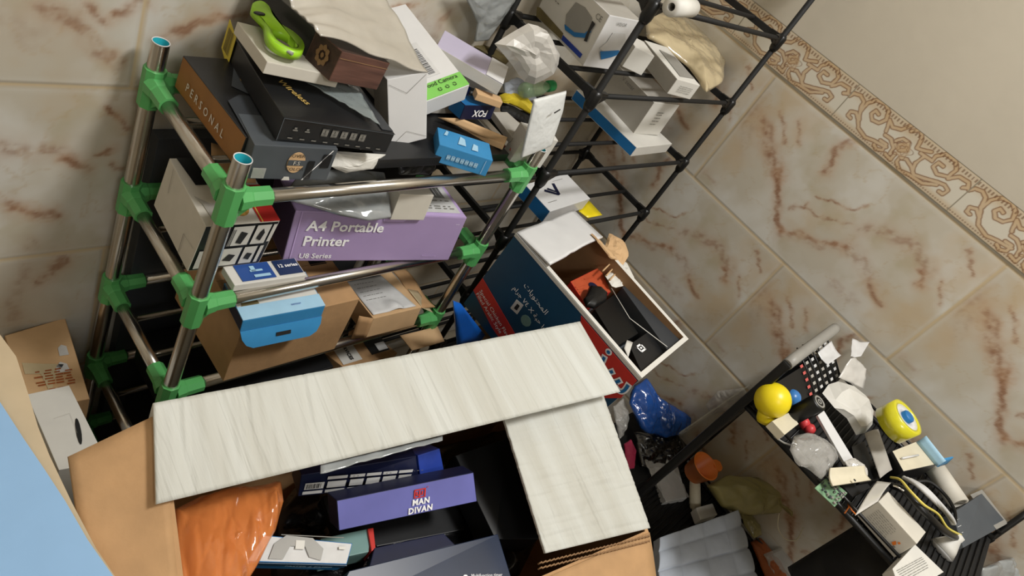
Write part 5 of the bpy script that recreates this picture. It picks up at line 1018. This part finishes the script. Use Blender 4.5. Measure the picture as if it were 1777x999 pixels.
# grey package, white bulb
e1, fr, _, _ = quadbox('product_pouch', 'dark grey product package with a light grey header, at the near end of the stand', [att(1672, 950, 2, .715), att(1748, 908, 2, .720), att(1704, 856, 2, .735), att(1652, 890, 2, .72)], .022, 'charcoal')
sticker(e1, fr, rect(.72, .0, 1.0, 1), 'tin_grey', 'header'); lines(e1, fr, .12, .6, [.3, .45, .6], 'label_paper', .012, seed=14); stickers(e1, fr, [(.8, .3, .84, .7), (.88, .35, .91, .65)], 'label_paper', 'header_text', c=.0016)
a = att(1622, 985, 2, .70); c = att(1655, 930, 2, .735); Lc = (c - a).length
a = at(1668, 930, 2, .838); c = a + image_axis(1640, 945, -42, -30, .1) * .06
t = empty('light_bulb', a, 'white plastic light bulb lying near the end of the tray', 'light bulb', (c - a).to_track_quat('Z', 'Y').to_euler()); Lc = (c - a).length
b = MB(); b.lathe([(.0001, -.002), (.008, 0), (.009, .010), (.018, .028), (.0235, .042)], 'white_card'); b.build('base', t); b = MB(); b.lathe([(.0238, .042)] + [(max(.0001, .0238 * math.cos(x)), .042 + .012 * math.sin(x)) for x in [k * math.pi / 20 for k in range(11)]], 'white_gloss'); b.build('dome', t)
pouch('plastic_bag', [att(1700, 985, 2, .66), att(1740, 970, 2, .66), att(1790, 960, 2, .66), att(1800, 1040, 2, .6), att(1690, 1050, 2, .6)], (0, 0, 1), .02, 'grey_film', .01, 20, 'grey plastic film hanging at the lower right corner of the photo', 'plastic film', seed=52)

# ------------------------------------------------------------------ clutter on the floor side
def crate(label, lo, hi, m): 
    t = empty('storage_bin', ((lo[0] + hi[0]) / 2, (lo[1] + hi[1]) / 2, lo[2]), label, 'bin'); b = MB(); o_ = Vector(t.location); b.box(Vector(lo) - o_, Vector(hi) - o_, m, .01); b.build('body', t)
    b = MB(); b.box(Vector((lo[0] - .006, lo[1] - .006, hi[2] - .03)) - o_, Vector((hi[0] + .006, hi[1] + .006, hi[2] - .012)) - o_, m, .004); b.build('rim', t)
crate('low black storage bin under the clutter between the foreground box and the stand', (-.70, -1.5, 0), (-.435, -.62, .30), 'black_matte')
crate('dark storage bin near the wall, under the dark blue plastic bag', (-.42, -.758, 0), (-.06, -.60, .335), 'black_matte')
pouch('trash_bag', [P3(-.66, -.66, .31), P3(-.5, -.62, .31), P3(-.43, -.64, .32), P3(-.435, -.8, .34), P3(-.435, -1.2, .34), P3(-.44, -1.45, .31), P3(-.6, -1.45, .31), P3(-.67, -1.1, .31)], (0, 0, 1), .03, 'black_film', .014, 14, 'black plastic trash bag spread over the low storage bin', 'plastic bag', seed=61, rings=22, N=90)
pouch('plastic_bag', [at(1092, 700, 2, .42), at(1100, 668, 2, .45), at(1122, 655, 2, .46), at(1145, 690, 2, .44), at(1172, 705, 2, .42), at(1200, 728, 2, .40), at(1188, 752, 2, .38), at(1150, 760, 2, .37), at(1112, 745, 2, .39)], (-.4, -.6, .7), .03, 'blue_film', .012, 30, 'crumpled dark blue plastic bag below the near end of the blue carton', 'plastic bag', seed=62, grain=(.2, .3, .9))
b_ = pouch('plastic_bag', [at(1064, 705, 2, .40), at(1082, 690, 2, .40), at(1092, 712, 2, .39), at(1086, 745, 2, .38), at(1074, 762, 2, .38)], (-.4, -.6, .7), .014, 'clear_film', .008, 40, 'crumpled clear plastic between the foreground box and the blue bag', 'plastic bag', seed=63)
pouch('cloth', [at(1082, 770, 2, .40), at(1095, 762, 2, .40), at(1104, 780, 2, .39), at(1100, 812, 2, .39), at(1088, 815, 2, .39)], (-.4, -.6, .7), .01, 'pink', .003, 40, 'dark pink cloth scrap beside the right edge of the foreground box', 'cloth', seed=64)
pouch('trash_bag', [at(1100, 750, 2, .37), at(1170, 752, 2, .36), at(1192, 775, 2, .35), at(1160, 815, 2, .34), at(1110, 810, 2, .35)], (-.2, -.3, 1), .02, 'black_film', .01, 24, 'black plastic bag tucked under the dark blue bag', 'plastic bag', seed=65)
o = sheet('clear_sheet', [at(1190, 766, 1, -.735), at(1282, 690, 1, -.745), at(1300, 668, 1, -.745), at(1178, 752, 1, -.735)], 'glass_panel', .003, 6, 4, None, 'clear plastic sheet leaning against the black end frame of the stand', 'plastic panel')
pouch('plastic_bag', [at(1225, 700, 0, -.03), at(1245, 678, 0, -.03), at(1290, 672, 0, -.03), at(1300, 686, 0, -.03), at(1262, 712, 0, -.03), at(1235, 720, 0, -.03)], (-1, 0, .2), .012, 'clear_film', .006, 40, 'crumpled clear plastic at the wall behind the black end frame', 'plastic bag', seed=66)
e1, fr, _, _ = quadbox('product_pouch', 'silver grey wrapped packet in clear plastic, behind the orange cup', [at(1155, 870, 2, .352), at(1192, 864, 2, .352), at(1170, 786, 2, .352), at(1130, 794, 2, .352)], .02, 'label_paper')
o = sheet('film_wrap', [fr.p(-.1, -.05, .004), fr.p(1.05, 0, .004), fr.p(1.0, 1.05, .004), fr.p(-.12, 1.02, .004)], 'clear_film', .0006, 12, 16, lambda u, v, p, n: n * ridge(p, 50) * .008, parent=e1)
# orange measuring cup
bot = at(1201, 822, 2, .40); H = .05
t = empty('measuring_cup', bot, 'orange plastic measuring cup with a spout, tipped on its side', 'cup', image_axis(1215, 810, 24, 14, .62).to_track_quat('Z', 'Y').to_euler())
b = MB(); n = 40; prof = [(.0001, 0), (.024, 0), (.027, .003), (.0355, H), (.037, H), (.037, H + .0015), (.034, H + .001), (.0255, .005), (.0001, .0035)]
b.lathe(prof, 'orange', n=n); b.build('cup_body', t)
b = MB(); b.prism([(.033, -.014), (.048, -.014), (.058, -.006), (.058, .010), (.048, .016), (.033, .016)], H - .018, H + .001, 'orange', Matrix.Identity(4), .001); b.build('grip', t)
lath('candle', 'short cream cylinder standing under the orange measuring cup', 'candle', at(1206, 882, 2, .335), at(1206, 838, 2, .385), [(.0001, 0), (.0145, 0), (.015, .002), (.013, .075), (.0001, .075)], 'cream_plastic')
quadbox('carton', 'small rounded white box at the corner of the grey quilted mat', [at(1216, 902, 2, .375), at(1246, 893, 2, .375), at(1237, 872, 2, .375), at(1208, 880, 2, .375)], .025, 'white_card', bev=.004)
Q = [at(1135, 1060, 2, .40), at(1312, 1030, 2, .40), at(1272, 890, 2, .405), at(1136, 938, 2, .41)]
o = sheet('quilted_mat', Q, 'quilt', .022, 60, 60, lambda u, v, p, n: n * (.009 * (abs(math.sin(u * 3.5 * math.pi + .4)) * abs(math.sin(v * 3.5 * math.pi + .6))) ** .35 + .002 * noise.noise(p * 20)), 'grey blue quilted fabric mat at the bottom of the photo', 'mat')
pouch('plastic_bag', [at(1226, 842, 2, .43), at(1262, 824, 2, .44), at(1310, 828, 2, .45), at(1345, 830, 2, .46), at(1368, 818, 2, .47), at(1384, 842, 2, .47), at(1392, 872, 2, .45), at(1398, 908, 2, .43), at(1384, 922, 2, .42), at(1352, 890, 2, .42), at(1300, 895, 2, .41), at(1252, 880, 2, .41)], (-.3, -.3, 1), .030, 'olive_film', .014, 20, 'olive translucent plastic bag between the orange cup and the stand', 'plastic bag', seed=67, rings=20, N=90)
pouch('glove', [at(1284, 890, 2, .375), at(1300, 888, 2, .375), at(1318, 912, 2, .37), at(1322, 928, 2, .37), at(1308, 934, 2, .37), at(1292, 912, 2, .37)], (0, 0, 1), .010, 'olive_film', .003, 40, 'pale olive rolled film pointing at the orange brown stick', 'plastic', seed=68)
pouch('foam_tube', [at(1302, 940, 2, .35), at(1318, 932, 2, .35), at(1348, 968, 2, .35), at(1372, 1010, 2, .35), at(1362, 1050, 2, .35), at(1340, 1030, 2, .35), at(1318, 978, 2, .35)], (0, 0, 1), .014, 'rust', .003, 30, 'orange brown wooden stick beside the quilted mat', 'stick', seed=69)
e1, fr, _, _ = quadbox('product_pouch', 'white and pink product package in glossy film at the bottom, right of the stick', [at(1380, 1060, 2, .35), at(1475, 1010, 2, .35), at(1410, 930, 2, .36), at(1338, 962, 2, .36)], .02, 'label_paper')
sticker(e1, fr, [(.92, .0), (1, 0), (1, .6), (.92, .8)], 'coral', 'pink_edge'); sticker(e1, fr, [(.25, .2), (.4, .15), (.5, .8), (.35, .9)], 'black_card', 'dark_print'); sticker(e1, fr, [(.52, .15), (.85, .1), (.85, .95), (.6, .95)], 'tin_grey', 'grey_panel')
sheet('film_wrap', [fr.p(-.03, -.03, .003), fr.p(1.03, -.03, .003), fr.p(1.03, 1.03, .003), fr.p(-.03, 1.03, .003)], 'clear_film', .0006, 16, 16, lambda u, v, p, n: n * ridge(p, 50) * .008, parent=e1)
cable('cable', 'thin pale cord looping out of the olive plastic bag', [(1352, 890, .38), (1350, 915, .37), (1362, 934, .36), (1382, 936, .36), (1394, 915, .37)], .0014, 'cream_plastic', 0)
pouch('plastic_bag', [at(1250, 800, 2, .36), at(1290, 800, 2, .37), at(1330, 806, 2, .38), at(1326, 822, 2, .38), at(1280, 826, 2, .37), at(1255, 818, 2, .36)], (0, 0, 1), .010, 'clear_film', .006, 40, 'strip of clear plastic film lying between the orange cup and the wall', 'plastic film', seed=70)


pouch('bag', [P3(-.31, -1.07, .56), P3(-.31, -1.07, .775), P3(-.31, -1.16, .785), P3(-.31, -1.26, .78), P3(-.31, -1.27, .53), P3(-.31, -1.16, .52)], (-1, 0, .1), .045, 'black_matte', .006, 12, 'added black cloth shape under the stand tray, standing in for shade', 'bag', seed=80)  # added dark shape, covers lit wall where shade belongs under the tray
